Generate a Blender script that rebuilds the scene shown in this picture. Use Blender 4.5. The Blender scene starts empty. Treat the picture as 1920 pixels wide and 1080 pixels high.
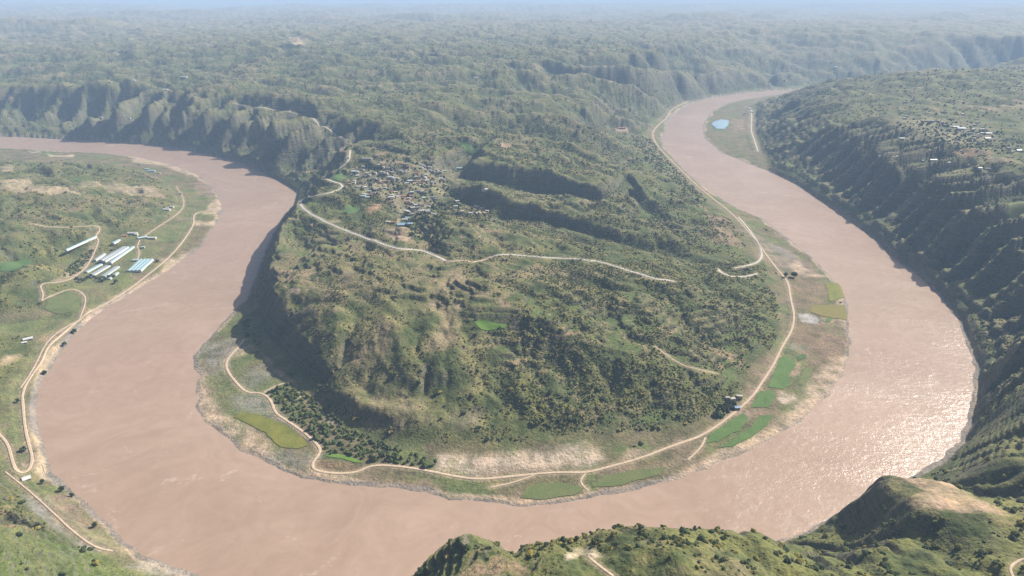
import bpy, math, random, time
import numpy as np
from mathutils import Vector
from mathutils.geometry import delaunay_2d_cdt

T0 = time.time()
random.seed(7)
RNG = np.random.default_rng(11)
sc = bpy.context.scene
C = sc.collection

# ------------------------------------------------------------------ camera, sky, sun, exposure
CAMZ = 600.0                      # metres above the river
PITCH = math.radians(22.6)
FPX = 1297.0                      # focal length in pixels of the 1920 px wide picture
cam_d = bpy.data.cameras.new('camera')
cam = bpy.data.objects.new('camera', cam_d)
C.objects.link(cam)
cam.location = (0, 0, CAMZ)
cam.rotation_euler = (math.pi / 2 - PITCH, 0, 0)
cam_d.sensor_width = 36.0
cam_d.lens = 36.0 * FPX / 1920.0
cam_d.clip_start = 1.0
cam_d.clip_end = 120000.0
sc.camera = cam

SUN_AZ = math.radians(52.0)       # from +Y towards +X
SUN_EL = math.radians(36.0)
world = bpy.data.worlds.new('World')
sc.world = world
world.use_nodes = True
wn = world.node_tree
for n in list(wn.nodes):
    wn.nodes.remove(n)
wo = wn.nodes.new('ShaderNodeOutputWorld')
wb = wn.nodes.new('ShaderNodeBackground')
ws = wn.nodes.new('ShaderNodeTexSky')
ws.sky_type = 'NISHITA'
ws.sun_disc = False
ws.sun_elevation = SUN_EL
ws.sun_rotation = SUN_AZ
ws.altitude = 900.0
ws.dust_density = 8.0
ws.air_density = 0.8
wb.inputs['Strength'].default_value = 0.05
wn.links.new(ws.outputs[0], wb.inputs[0])
wn.links.new(wb.outputs[0], wo.inputs[0])

sun_d = bpy.data.lights.new('sun', 'SUN')
sun_d.energy = 5.0
sun_d.angle = math.radians(0.5)
sun_d.color = (1.0, 0.94, 0.85)
sun = bpy.data.objects.new('sun', sun_d)
C.objects.link(sun)
S = Vector((math.sin(SUN_AZ) * math.cos(SUN_EL), math.cos(SUN_AZ) * math.cos(SUN_EL), math.sin(SUN_EL)))
sun.rotation_euler = S.to_track_quat('Z', 'Y').to_euler()
sun.location = (0, 0, 3000)

sc.view_settings.view_transform = 'Standard'
sc.view_settings.look = 'None'
sc.view_settings.exposure = 0.85
sc.view_settings.gamma = 1.0
sc.view_settings.use_curve_mapping = False
sc.cycles.use_denoising = True
sc.cycles.max_bounces = 6
sc.cycles.diffuse_bounces = 3
sc.cycles.volume_bounces = 1

# ------------------------------------------------------------------ numpy helpers
def smooth(a, b, x):
    t = np.clip((x - a) / (b - a), 0, 1)
    return t * t * (3 - 2 * t)

def _hash(ix, iy, seed):
    h = (ix.astype(np.int64) * 374761393 + iy.astype(np.int64) * 668265263 + seed * 1442695041) & 0xffffffff
    h = ((h ^ (h >> 13)) * 1274126177) & 0xffffffff
    h = h ^ (h >> 16)
    return h

_GA = np.arange(64) * (2 * math.pi / 64)
_GX, _GY = np.cos(_GA), np.sin(_GA)

def perlin(x, y, seed=0):
    ix = np.floor(x); iy = np.floor(y)
    fx = x - ix; fy = y - iy
    ix = ix.astype(np.int64); iy = iy.astype(np.int64)
    u = fx * fx * fx * (fx * (fx * 6 - 15) + 10)
    v = fy * fy * fy * (fy * (fy * 6 - 15) + 10)
    def g(dx, dy):
        k = _hash(ix + dx, iy + dy, seed) & 63
        return _GX[k] * (fx - dx) + _GY[k] * (fy - dy)
    a = g(0, 0); b = g(1, 0); c = g(0, 1); d = g(1, 1)
    return ((a + u * (b - a)) * (1 - v) + (c + u * (d - c)) * v) * 1.5

def fbm(x, y, wl, octs, seed=0, gain=0.5):
    s = 0; a = 1.0; n = 0
    for o in range(octs):
        s = s + a * perlin(x / wl + 17.3 * o, y / wl - 9.1 * o, seed + o)
        n += a; a *= gain; wl /= 2.03
    return s / n

def billow(x, y, wl, octs, seed=0, gain=0.5):
    s = 0; a = 1.0; n = 0
    for o in range(octs):
        s = s + a * np.abs(perlin(x / wl + 5.7 * o, y / wl + 3.3 * o, seed + o))
        n += a; a *= gain; wl /= 2.07
    return s / n

def hashf(x, y, seed=0):
    return (_hash(np.floor(x).astype(np.int64), np.floor(y).astype(np.int64), seed) & 0xffff) / 65535.0

def ray(px, py):
    dx = (px - 960.0) / FPX; dy = (540.0 - py) / FPX
    cp, sp = math.cos(PITCH), math.sin(PITCH)
    return np.array([dx, cp + dy * sp, dy * cp - sp])

def unproj(px, py, z=0.0):
    d = ray(px, py)
    if d[2] > -1e-4:
        d[2] = -1e-4
    t = (CAMZ - z) / -d[2]
    return (d[0] * t, d[1] * t)

def project(x, y, z):
    cp, sp = math.cos(PITCH), math.sin(PITCH)
    f = y * cp - (z - CAMZ) * sp
    u = y * sp + (z - CAMZ) * cp
    f = np.maximum(f, 1e-3)
    return 960 + FPX * x / f, 540 - FPX * u / f

def densify(pts, step, closed=False):
    out = []
    n = len(pts)
    for i in range(n if closed else n - 1):
        a = np.array(pts[i], float); b = np.array(pts[(i + 1) % n], float)
        k = max(1, int(math.ceil(np.hypot(*(b - a)[:2]) / step)))
        for j in range(k):
            out.append(tuple(a + (b - a) * j / k))
    if not closed:
        out.append(tuple(map(float, pts[-1])))
    return out

def chaikin(pts, it=2, closed=False):
    pts = [np.array(p, float) for p in pts]
    for _ in range(it):
        q = [] if closed else [pts[0]]
        n = len(pts)
        for i in range(n if closed else n - 1):
            a, b = pts[i], pts[(i + 1) % n]
            q += [a * .75 + b * .25, a * .25 + b * .75]
        if not closed:
            q.append(pts[-1])
        pts = q
    return [tuple(p) for p in pts]

def poly_dist(X, Y, pts, closed=False, margin=None):
    """distance to a polyline; far cells keep `margin`"""
    P = np.array([p[:2] for p in pts], float)
    if closed:
        P = np.vstack([P, P[:1]])
    D = np.full(X.shape, 1e9 if margin is None else float(margin))
    if margin is None:
        for a, b in zip(P[:-1], P[1:]):
            ab = b - a; L2 = max(ab @ ab, 1e-9)
            t = np.clip(((X - a[0]) * ab[0] + (Y - a[1]) * ab[1]) / L2, 0, 1)
            np.minimum(D, (X - a[0] - t * ab[0]) ** 2 + (Y - a[1] - t * ab[1]) ** 2, out=D)
        return np.sqrt(D)
    lo = P.min(0) - margin; hi = P.max(0) + margin
    idx = np.nonzero((X > lo[0]) & (X < hi[0]) & (Y > lo[1]) & (Y < hi[1]))
    x = X[idx]; y = Y[idx]; d = np.full(x.shape, float(margin) ** 2)
    for a, b in zip(P[:-1], P[1:]):
        l = np.minimum(a, b) - margin; h = np.maximum(a, b) + margin
        s = np.nonzero((x > l[0]) & (x < h[0]) & (y > l[1]) & (y < h[1]))[0]
        if not len(s):
            continue
        ab = b - a; L2 = max(ab @ ab, 1e-9)
        xs = x[s]; ys = y[s]
        t = np.clip(((xs - a[0]) * ab[0] + (ys - a[1]) * ab[1]) / L2, 0, 1)
        d[s] = np.minimum(d[s], (xs - a[0] - t * ab[0]) ** 2 + (ys - a[1] - t * ab[1]) ** 2)
    D[idx] = np.sqrt(d)
    return D

def in_poly(X, Y, pts):
    P = np.array([p[:2] for p in pts], float)
    R = np.zeros(X.shape, bool)
    lo = P.min(0); hi = P.max(0)
    idx = np.nonzero((X >= lo[0]) & (X <= hi[0]) & (Y >= lo[1]) & (Y <= hi[1]))
    if not len(idx[0]):
        return R
    x = X[idx]; y = Y[idx]; r = np.zeros(x.shape, bool)
    n = len(P)
    for i in range(n):
        x1, y1 = P[i]; x2, y2 = P[(i + 1) % n]
        if y1 == y2:
            continue
        c = ((y1 > y) != (y2 > y)) & (x < (x2 - x1) * (y - y1) / (y2 - y1) + x1)
        r ^= c
    R[idx] = r
    return R

def soft_poly(X, Y, pts, soft=4.0):
    """1 inside, 0 outside, `soft` metres of edge"""
    ins = in_poly(X, Y, pts)
    d = poly_dist(X, Y, pts, closed=True, margin=soft * 2)
    return np.where(ins, np.clip(.5 + d / soft / 2, 0, 1), np.clip(.5 - d / soft / 2, 0, 1))

# ------------------------------------------------------------------ the river: banks read at water level
BANK_IN = [(0,256),(60,258),(140,263),(200,267),(280,272),(340,280),(400,292),(450,307),(500,328),(535,348),(556,362),
           (550,384),(530,408),(506,450),(490,490),(473,535),(462,562),(440,582),(418,604),(400,628),(378,648),(362,668),
           (366,690),(376,705),(366,722),(372,745),(366,765),(385,790),(415,812),(450,842),(482,858),(520,880),(570,895),
           (610,903),(680,910),(740,916),(800,923),(845,936),(905,939),(955,948),(985,949),(1050,943),(1150,926),
           (1250,905),(1310,884),(1345,868),(1400,846),(1440,826),(1480,802),(1510,782),(1535,756),(1556,738),
           (1580,700),(1592,665),(1594,640),(1590,600),(1588,565),(1568,532),(1522,482),(1470,441),(1430,410),
           (1385,391),(1345,368),(1300,335),(1268,302),(1246,277),(1241,262),(1250,240),(1246,228),(1265,213),
           (1290,196),(1330,184),(1380,177),(1440,171),(1514,167.5)]
BANK_OUT = [(1514,171),(1450,178),(1400,185),(1360,195),(1332,212),(1319,232),(1320,258),(1345,279),(1350,285),
            (1390,301),(1440,321),(1490,345),(1530,372),(1560,392),(1590,414),(1635,446),(1662,472),(1675,485),
            (1720,515),(1760,555),(1796,600),(1815,650),(1827,690),(1824,740),(1812,790),(1800,826),(1775,852),
            (1735,880),(1690,902),(1640,925),(1570,965),(1500,1000),(1440,1024),(1330,1018),(1230,1016),(1130,1030),(1000,1046),
            (900,1042),(840,1056),(790,1085),(740,1120),(600,1150),(480,1120),
            (385,1084),(330,1062),(270,1042),(232,1015),(206,985),(160,942),(128,915),(100,890),(88,868),(84,840),
            (68,800),(66,770),(72,730),(86,700),(112,662),(140,625),(165,602),(195,575),(240,550),(300,517),(345,487),
            (378,462),(398,430),(412,408),(416,388),(407,360),(396,345),(370,328),(320,309),(260,296),(200,287),
            (100,283),(50,280),(0,278)]
W_IN = [unproj(*p) for p in BANK_IN]
W_OUT = [unproj(*p) for p in BANK_OUT]
FARR = W_IN[-1]; FARO = W_OUT[0]
# beyond the last bend in view the river runs on to the right behind the plateau; at the left it runs out of the frame
river_poly = ([(-9000, W_IN[0][1] + 900)] + [(-4200, W_IN[0][1] + 250)] + W_IN
              + [(FARR[0] + 500, FARR[1] + 60), (FARR[0] + 1200, FARR[1] + 500), (FARR[0] + 4000, FARR[1] + 900), (FARR[0] + 9000, FARR[1] + 700)]
              + [(FARO[0] + 9000, FARO[1] + 450), (FARO[0] + 4000, FARO[1] + 650), (FARO[0] + 1400, FARO[1] + 300), (FARO[0] + 600, FARO[1] - 40)]
              + W_OUT + [(-4200, W_OUT[-1][1] + 200), (-9000, W_OUT[-1][1] + 850)])

# ------------------------------------------------------------------ height control lines (pixel, pixel, metres above water)
L = []          # open polylines of (px, py, z)
PEN = True
def zs(a, b, z):
    """the loop's hill and the village spur are lower than first read"""
    if PEN and 480 < a < 1500 and z > 12 and b > 230:
        return z * (1 - .22 * min(1, (b - 230) / 170.0))
    return z
def line(*p): L.append([(unproj(a, b, zs(a, b, z)) + (zs(a, b, z),)) for a, b, z in p])
FL = 7.0
# foot of the peninsula's hill, clockwise from the western cliff
FOOT = [(478,572),(488,600),(504,640),(530,670),(562,703),(588,747),(618,782),(680,812),(740,832),(820,845),(900,850),
        (1000,846),(1090,835),(1150,842),(1200,848),(1260,828),(1320,803),(1370,773),(1410,738),(1436,700),(1460,660),(1476,620),
        (1472,575),(1464,530),(1436,480),(1395,418),(1350,383),(1300,345),(1258,308),(1232,286),(1215,262),(1216,244),(1228,228),
        (1250,208),(1288,190),(1400,170),(1514,161)]
line(*[(a, b, FL) for a, b in FOOT])
# steep west side of the hill and its rim
line((566,376,92),(548,398,90),(530,414,86),(520,440,84),(512,470,82),(506,500,84),(520,520,92))
line((520,520,92),(506,545,84),(518,575,78),(536,600,70),(556,635,62),(586,668,56),(614,700,50),(652,738,42),(700,775,32),(760,800,26),(830,815,22),(900,822,18),(1000,822,18),(1080,810,16),(1140,818,14))
line((545,438,62),(560,470,60),(600,468,68),(630,462,78))
line((530,486,86),(580,478,88),(640,455,92))
# crest and slopes of the peninsula hill
line((575,376,94),(622,422,95),(662,438,96),(745,467,97),(835,489,98),(925,478,97),(1000,482,96),(1100,488,88),(1180,508,80),(1262,528,70))
line((560,545,100),(620,552,112),(700,545,120),(780,540,126),(860,528,126),(940,540,120),(1010,560,114))
line((860,528,126),(855,580,112),(862,640,90),(850,700,66),(855,760,44))
line((940,600,100),(1030,635,92),(1120,636,80),(1200,680,62),(1260,730,42),(1300,772,24))
line((960,640,84),(1010,700,58),(1080,760,34),(1120,800,18))
line((1010,560,114),(1100,600,98),(1160,620,86),(1240,645,64),(1330,690,38),(1390,720,20))
line((1150,590,84),(1230,615,66),(1300,650,44),(1380,700,18))
line((1100,540,98),(1200,560,84),(1300,575,70),(1380,590,52),(1440,620,28))
line((1300,540,58),(1380,545,44),(1430,560,28))
line((620,600,98),(640,660,76),(700,720,54),(740,770,34))
line((700,600,104),(760,650,84),(800,720,54),(800,780,32))
line((640,640,86),(600,620,86),(580,590,92))
# north of the road: orchards and the village
line((640,380,100),(700,400,102),(760,420,104),(820,440,106),(900,450,104))
line((660,330,106),(720,335,106),(780,340,104),(820,350,100))
line((860,400,98),(900,410,94),(1000,440,84),(1100,460,72),(1200,485,60))
line((1200,485,60),(1300,500,46),(1370,505,34),(1420,500,22))
line((1240,450,44),(1320,450,32),(1380,450,18))
# ravines running down to the right, each with its wall above it
def ravine(top, bot):
    line(*[(a, b, c * 1.05) for a, b, c in top]); line(*[(a, b + 2, c * (.78 if b > 240 else .97)) for a, b, c in bot])
ravine([(860,352,102),(900,356,100),(980,376,92),(1040,395,84),(1130,418,68),(1220,446,48),(1280,468,32)],
       [(870,388,66),(920,404,58),(1000,416,48),(1080,436,36),(1180,464,24),(1270,484,16)])
ravine([(800,296,122),(860,303,120),(940,306,116),(1020,318,106),(1100,345,88),(1180,366,64),(1240,378,44)],
       [(830,328,90),(900,340,78),(960,352,68),(1040,366,50),(1120,378,38),(1210,390,22)])
ravine([(830,236,146),(900,240,142),(980,252,134),(1060,268,120),(1120,290,96),(1180,318,58)],
       [(860,256,112),(940,272,96),(1020,284,78),(1090,300,56),(1160,322,34)])
ravine([(840,196,168),(920,200,164),(1000,208,156),(1080,222,140),(1120,238,118),(1160,262,76),(1190,285,34)],
       [(860,212,140),(940,222,122),(1020,232,100),(1080,246,76),(1130,272,42)])
ravine([(860,160,196),(960,166,188),(1060,172,176),(1120,186,150),(1160,206,104),(1195,230,40)],
       [(880,174,160),(980,184,138),(1060,196,104),(1110,212,76),(1150,234,40)])
ravine([(960,134,222),(1060,140,210),(1140,146,192),(1200,158,160),(1230,176,110),(1250,196,40)],
       [(980,148,180),(1080,158,140),(1150,174,92),(1190,194,50)])
ravine([(1100,118,246),(1200,124,220),(1320,130,158),(1400,134,113),(1500,136,88),(1520,150,30)],
       [(1130,134,196),(1220,140,150),(1270,156,66),(1300,172,22)])
line((1290,138,168),(1310,160,76),(1330,176,15))
line((1380,126,128),(1440,140,62),(1440,160,14))
# cliffs of the upper left
line((-200,185,150),(0,196,158),(60,196,160),(100,205,150),(150,192,170),(230,188,175),(330,188,180),(390,196,184),(440,198,186),(490,208,182),(520,226,170),(545,238,160),(600,242,152),(642,270,140),(655,292,126),(634,318,112),(608,340,104),(590,362,98))
line((655,240,156),(720,262,146),(760,290,128),(700,300,118))
for gx, gy, gz, hx, hy in ((95,246,26,110,205),(225,258,24,235,205),(272,262,26,285,215),(425,288,30,435,215),(480,290,60,500,240),(520,318,50,560,262),(560,345,40,620,300)):
    pass
PEN = False
# left bank: flat by the water, low terraced hills behind
line((-200,300,8),(60,300,10),(200,302,8),(250,315,8),(310,340,8),(340,370,8),(340,410,8),(300,450,8),(250,500,9),(180,548,9),(120,600,8),(80,660,8),(40,720,8),(30,790,8),(50,860,8),(60,890,8))
line((-300,330,70),(0,325,64),(120,318,52),(200,325,40),(270,345,24))
line((-300,380,92),(0,372,84),(120,380,66),(220,390,40),(280,400,22))
line((-300,430,86),(0,425,72),(80,430,56),(150,438,34),(200,436,20))
line((-200,480,56),(0,490,46),(60,500,34),(110,500,22))
line((110,500,8),(150,520,8),(185,525,8),(280,500,8))
line((0,545,34),(60,540,26),(110,545,14)); line((0,610,4),(60,600,3),(130,600,3))
line((-200,570,20),(0,585,18),(40,580,14)); line((0,650,24),(50,640,14)); line((-100,720,30),(0,740,12))
line((-200,850,24),(0,880,12),(60,910,9),(100,950,9),(150,1000,9),(200,1040,10),(260,1070,9),(300,1100,9))
line((-200,900,60),(0,905,20),(60,940,18),(100,985,22),(150,1030,22),(200,1060,16))
line((-400,960,110),(0,1000,58),(80,1060,52),(140,1110,44)); line((-200,1150,110),(0,1180,95),(200,1200,60),(400,1200,40))
# right side: flat with the pond, long cliff, its rim
line((1514,175,10),(1410,196,8),(1412,240,8),(1420,275,8),(1440,305,8))
line((1460,180,60),(1470,200,90),(1500,205,124),(1545,222,150),(1580,238,166),(1630,252,172),(1650,272,171),(1680,292,171),(1720,303,172),(1770,318,172),(1775,345,168),(1790,368,164),(1850,385,160),(1866,405,156),(1900,430,152),(1960,462,150),(2040,520,146))
line((1530,160,150),(1560,180,172),(1600,200,186),(1660,225,188),(1700,260,182),(1740,285,178))
line((1720,200,206),(1800,230,192),(1860,260,178),(1920,300,180),(1900,360,168),(1980,400,162))
line((1560,148,180),(1640,140,226),(1720,132,256),(1800,128,266),(1920,132,268),(2100,130,270))
line((1750,165,230),(1850,180,218),(1920,210,206),(2100,240,200),(2100,330,180))
line((2100,620,134),(2200,700,134),(2200,800,120))
line((1885,600,120),(1900,650,104),(1915,700,96),(1900,755,84))
line((1990,660,134),(1970,740,122),(2010,800,130))
# lower right: spur, headland and near hills
line((1818,815,10),(1835,822,50),(1870,818,76),(1920,815,90),(2050,800,110))
line((1780,862,14),(1820,880,60),(1860,860,84),(1920,850,96))
line((1740,892,12),(1790,905,62),(1850,925,78),(1920,930,92),(2050,940,110))
line((1632,898,80),(1655,882,94),(1700,890,98),(1760,905,104),(1830,935,112),(1890,965,124),(2000,1010,140))
line((1655,905,96),(1680,960,98),(1720,1020,104),(1760,1050,108))
line((1700,985,97),(1735,1030,98),(1750,1045,104))
line((1708,930,118),(1706,965,116),(1740,1000,120),(1758,1035,120))
line((1760,965,120),(1860,965,126),(1900,980,130))
line((1622,915,60),(1560,955,30),(1500,995,10))
line((1660,960,78),(1620,1000,50),(1545,1030,40),(1500,1012,22))
line((1770,1060,118),(1880,1050,132),(1960,1090,150))
line((770,1078,86),(800,1040,98),(835,1008,112),(870,994,128),(905,1004,126),(950,1026,118),(1000,1011,124),(1050,1006,128),(1130,998,132),(1170,981,142),(1250,975,150),(1340,978,146),(1390,984,140),(1430,1000,126),(1480,1010,104),(1530,1035,100),(1600,1045,104),(1700,1065,112))
line((950,1060,140),(1100,1040,150),(1250,1030,162),(1400,1040,150),(1500,1070,134))
line((820,1085,110),(880,1060,132)); line((700,1200,90),(900,1200,150),(1200,1200,185),(1500,1200,170),(1900,1200,180))
# scattered points of the wide plateau, metres from the camera foot
def grid_anchor():
    pts = []
    for px, py, z in ((0,165,175),(150,165,180),(300,160,188),(450,165,192),(600,165,184),(700,190,176),(760,160,196),
                      (600,210,168),(700,225,160),(780,230,152),(740,200,172),(100,130,205),(300,130,215),(500,130,220),(700,130,228),(850,130,230),(1000,110,260),
                      (0,100,250),(200,95,270),(400,95,280),(600,95,285),(800,95,280),(1250,100,272),(1500,110,150),(1650,100,200),(1900,95,230)):
        pts.append(unproj(px, py, z) + (z,))
    return pts
ANCH = grid_anchor()
line((-200,52,330),(0,45,345),(150,36,360),(300,30,372),(420,14,395)); line((0,75,285),(300,62,300),(450,55,300))
line((640,62,318),(780,46,338),(900,36,352),(1000,44,340),(1150,46,330),(1280,50,322),(1400,62,300)); line((700,80,285),(1000,74,290),(1300,80,280))
line((1300,44,340),(1450,28,372),(1600,19,395),(1720,24,388),(1920,36,370),(2200,40,360)); line((1500,60,320),(1920,70,310))
# ------------------------------------------------------------------ triangulated base surface
pts = []
for l in L:
    pts += densify(l, 24.0)
pts += ANCH
for b in (W_IN, W_OUT):
    pts += [(x, y, 1.0) for x, y in densify(b, 22.0)]
for seg in (((-9000, W_IN[0][1] + 900), (-4200, W_IN[0][1] + 250), W_IN[0]), ((-9000, W_OUT[-1][1] + 850), (-4200, W_OUT[-1][1] + 200), W_OUT[-1]),
            (FARR, (FARR[0] + 500, FARR[1] + 60), (FARR[0] + 1200, FARR[1] + 500), (FARR[0] + 4000, FARR[1] + 900), (FARR[0] + 9000, FARR[1] + 700)),
            (FARO, (FARO[0] + 600, FARO[1] - 40), (FARO[0] + 1400, FARO[1] + 300), (FARO[0] + 4000, FARO[1] + 650), (FARO[0] + 9000, FARO[1] + 450))):
    pts += [(x, y, 1.0) for x, y in densify(seg, 120.0)]
# slopes beyond the frame
pts += [(-9000, W_IN[0][1] + 1200, 165), (-4200, W_IN[0][1] + 560, 165), (-6500, W_IN[0][1] + 900, 165), (-9000, W_OUT[-1][1] + 500, 60), (-4200, W_OUT[-1][1] - 100, 60),
        (FARR[0] + 1200, FARR[1] + 850, 200), (FARR[0] + 4000, FARR[1] + 1300, 220), (FARO[0] + 4000, FARO[1] + 200, 240), (FARO[0] + 1400, FARO[1] - 100, 230),
        (-3000, 800, 130), (-2500, 1500, 120), (-1500, 500, 120), (-1600, 200, 140), (-800, 250, 110), (-500, 0, 120), (0, -300, 180), (600, 0, 190), (1500, 300, 180), (2500, 1200, 190), (0, 200, 175), (300, 300, 178)]
for r_, z_ in ((14000, 350), (20000, 470), (30000, 570), (45000, 595)):
    for a in range(0, 360, 15):
        if r_ == 14000 and not (-60 < ((a + 180) % 360 - 180) < 60):
            z2 = 250
        else:
            z2 = min(z_ + 25 * math.sin(a * 1.7), 600)
        pts.append((r_ * math.sin(math.radians(a)), r_ * math.cos(math.radians(a)), z2))
_seen = {}
for x, y, z in pts:
    k = (round(x / 6), round(y / 6))
    if k not in _seen:
        _seen[k] = (x, y, z)
TP = list(_seen.values())
_r = delaunay_2d_cdt([Vector((p[0], p[1])) for p in TP], [], [], 0, 1e-3)
_vz = [TP[o[0]][2] if o else 0.0 for o in _r[3]]
_V = np.array([(v[0], v[1], z) for v, z in zip(_r[0], _vz)])
_F = _r[2]

def raster(x0, y0, cell, nx, ny):
    Z = np.full((ny, nx), 150.0)
    for f in _F:
        if len(f) != 3:
            continue
        a, b, c = _V[f[0]], _V[f[1]], _V[f[2]]
        lo = np.floor((np.minimum(np.minimum(a, b), c)[:2] - (x0, y0)) / cell).astype(int)
        hi = np.ceil((np.maximum(np.maximum(a, b), c)[:2] - (x0, y0)) / cell).astype(int)
        i0, j0 = max(lo[0], 0), max(lo[1], 0)
        i1, j1 = min(hi[0] + 1, nx), min(hi[1] + 1, ny)
        if i0 >= i1 or j0 >= j1:
            continue
        gx = x0 + np.arange(i0, i1) * cell; gy = (y0 + np.arange(j0, j1) * cell)[:, None]
        d = (b[1] - c[1]) * (a[0] - c[0]) + (c[0] - b[0]) * (a[1] - c[1])
        if abs(d) < 1e-6:
            continue
        u = ((b[1] - c[1]) * (gx - c[0]) + (c[0] - b[0]) * (gy - c[1])) / d
        v = ((c[1] - a[1]) * (gx - c[0]) + (a[0] - c[0]) * (gy - c[1])) / d
        w = 1 - u - v
        m = (u >= -1e-6) & (v >= -1e-6) & (w >= -1e-6)
        zz = u * a[2] + v * b[2] + w * c[2]
        s = Z[j0:j1, i0:i1]
        s[m] = zz[m]
    return Z

def blur(Z, n):
    for _ in range(n):
        P = np.pad(Z, 1, mode='edge')
        Z = (P[1:-1, 1:-1] * 4 + 2 * (P[:-2, 1:-1] + P[2:, 1:-1] + P[1:-1, :-2] + P[1:-1, 2:]) + P[:-2, :-2] + P[2:, 2:] + P[:-2, 2:] + P[2:, :-2]) / 16
    return Z

def bilin(G, X, Y):
    Z, x0, y0, cell = G
    ny, nx = Z.shape
    fx = np.clip((X - x0) / cell, 0, nx - 1.001); fy = np.clip((Y - y0) / cell, 0, ny - 1.001)
    i = fx.astype(int); j = fy.astype(int); u = fx - i; v = fy - j
    return (Z[j, i] * (1 - u) + Z[j, i + 1] * u) * (1 - v) + (Z[j + 1, i] * (1 - u) + Z[j + 1, i + 1] * u) * v

def erode(Z, cell, fixed, hard, iters, K, m=0.45, diff=0.1):
    """stream-power incision on a grid: carves branching gullies; `fixed` cells are base level"""
    ny, nx = Z.shape
    N = nx * ny
    idx = np.arange(N).reshape(ny, nx)
    offs = [(-1, -1, 1.414), (-1, 0, 1), (-1, 1, 1.414), (0, -1, 1), (0, 1, 1), (1, -1, 1.414), (1, 0, 1), (1, 1, 1.414)]
    for it in range(iters):
        P = np.pad(Z, 1, mode='edge')
        best = np.zeros(Z.shape); rec = idx.copy(); dl = np.ones(Z.shape)
        for dj, di, ln in offs:
            s = (Z - P[1 + dj:1 + dj + ny, 1 + di:1 + di + nx]) / ln
            r = np.clip(idx + dj * nx + di, 0, N - 1)
            m_ = s > best
            best = np.where(m_, s, best); rec = np.where(m_, r, rec); dl = np.where(m_, ln, dl)
        rec[fixed] = idx[fixed]
        rec = rec.ravel(); dl = dl.ravel() * cell
        order = np.argsort(-Z.ravel(), kind='stable')
        A = np.ones(N).tolist(); rl = rec.tolist()
        for k in order.tolist():
            r = rl[k]
            if r != k:
                A[r] += A[k]
        A = np.array(A) * cell * cell
        f = (K * hard.ravel() * A ** m / dl).tolist()
        z = Z.ravel().tolist()
        for k in order[::-1].tolist():
            r = rl[k]
            if r != k:
                zr = z[r]
                if z[k] > zr:
                    z[k] = (z[k] + f[k] * zr) / (1 + f[k])
        Zn = np.array(z).reshape(ny, nx)
        if diff:
            B = blur(Zn, 1)
            Zn = Zn + (B - Zn) * diff
        Z = np.where(fixed, Z, Zn)
    return Z

def grid_xy(x0, y0, cell, nx, ny):
    return np.meshgrid(x0 + np.arange(nx) * cell, y0 + np.arange(ny) * cell)

RIV_D = densify(W_IN, 60) ; RIV_E = densify(W_OUT, 60)
def river_sd(X, Y, far=700.0):
    d = poly_dist(X, Y, river_poly, closed=True, margin=far)
    return np.where(in_poly(X, Y, river_poly), -d, d)

def poly_param(X, Y, pts, far):
    P = np.array(pts, float); seg = np.hypot(*(P[1:] - P[:-1]).T); cum = np.concatenate([[0], np.cumsum(seg)])
    D = np.full(X.shape, far * far); Sx = np.zeros(X.shape)
    for k, (a, b) in enumerate(zip(P[:-1], P[1:])):
        lo = np.minimum(a, b) - far; hi = np.maximum(a, b) + far
        m = np.nonzero((X > lo[0]) & (X < hi[0]) & (Y > lo[1]) & (Y < hi[1]))
        x = X[m]; y = Y[m]
        if not len(x):
            continue
        ab = b - a; L2 = max(ab @ ab, 1e-9)
        t = np.clip(((x - a[0]) * ab[0] + (y - a[1]) * ab[1]) / L2, 0, 1)
        d = (x - a[0] - t * ab[0]) ** 2 + (y - a[1] - t * ab[1]) ** 2
        o = D[m]; c = d < o
        D[m] = np.where(c, d, o); Sx[m] = np.where(c, cum[k] + t * seg[k], Sx[m])
    return np.sqrt(D), Sx
CL_R = [unproj(*p) for p in [(1440,305),(1530,372),(1590,414),(1662,472),(1720,515),(1760,555),(1796,600),(1822,670),(1824,740),(1806,810)]]
CL_L = [unproj(*p) for p in [(-300,255),(0,256),(140,263),(280,272),(400,292),(450,307),(500,328),(535,348),(556,362)]]
RPLAT = [unproj(a, b, 180) for a, b in [(1560,200),(1600,240),(1660,280),(1700,304),(1780,325),(1800,372),(1870,396),(1960,470),(2300,560),(2600,300),(2300,130),(1900,134),(1720,134),(1600,150)]]
HEADL = [unproj(a, b, 100) for a, b in [(1632,900),(1656,880),(1760,896),(1930,960),(1900,990),(1760,1056),(1720,1040),(1650,970)]]
def calm(X, Y):
    """smooth farmed tops: the right plateau and the headland's field"""
    return np.maximum(soft_poly(X, Y, RPLAT, 60.0) * .9, soft_poly(X, Y, HEADL, 16.0))
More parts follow.
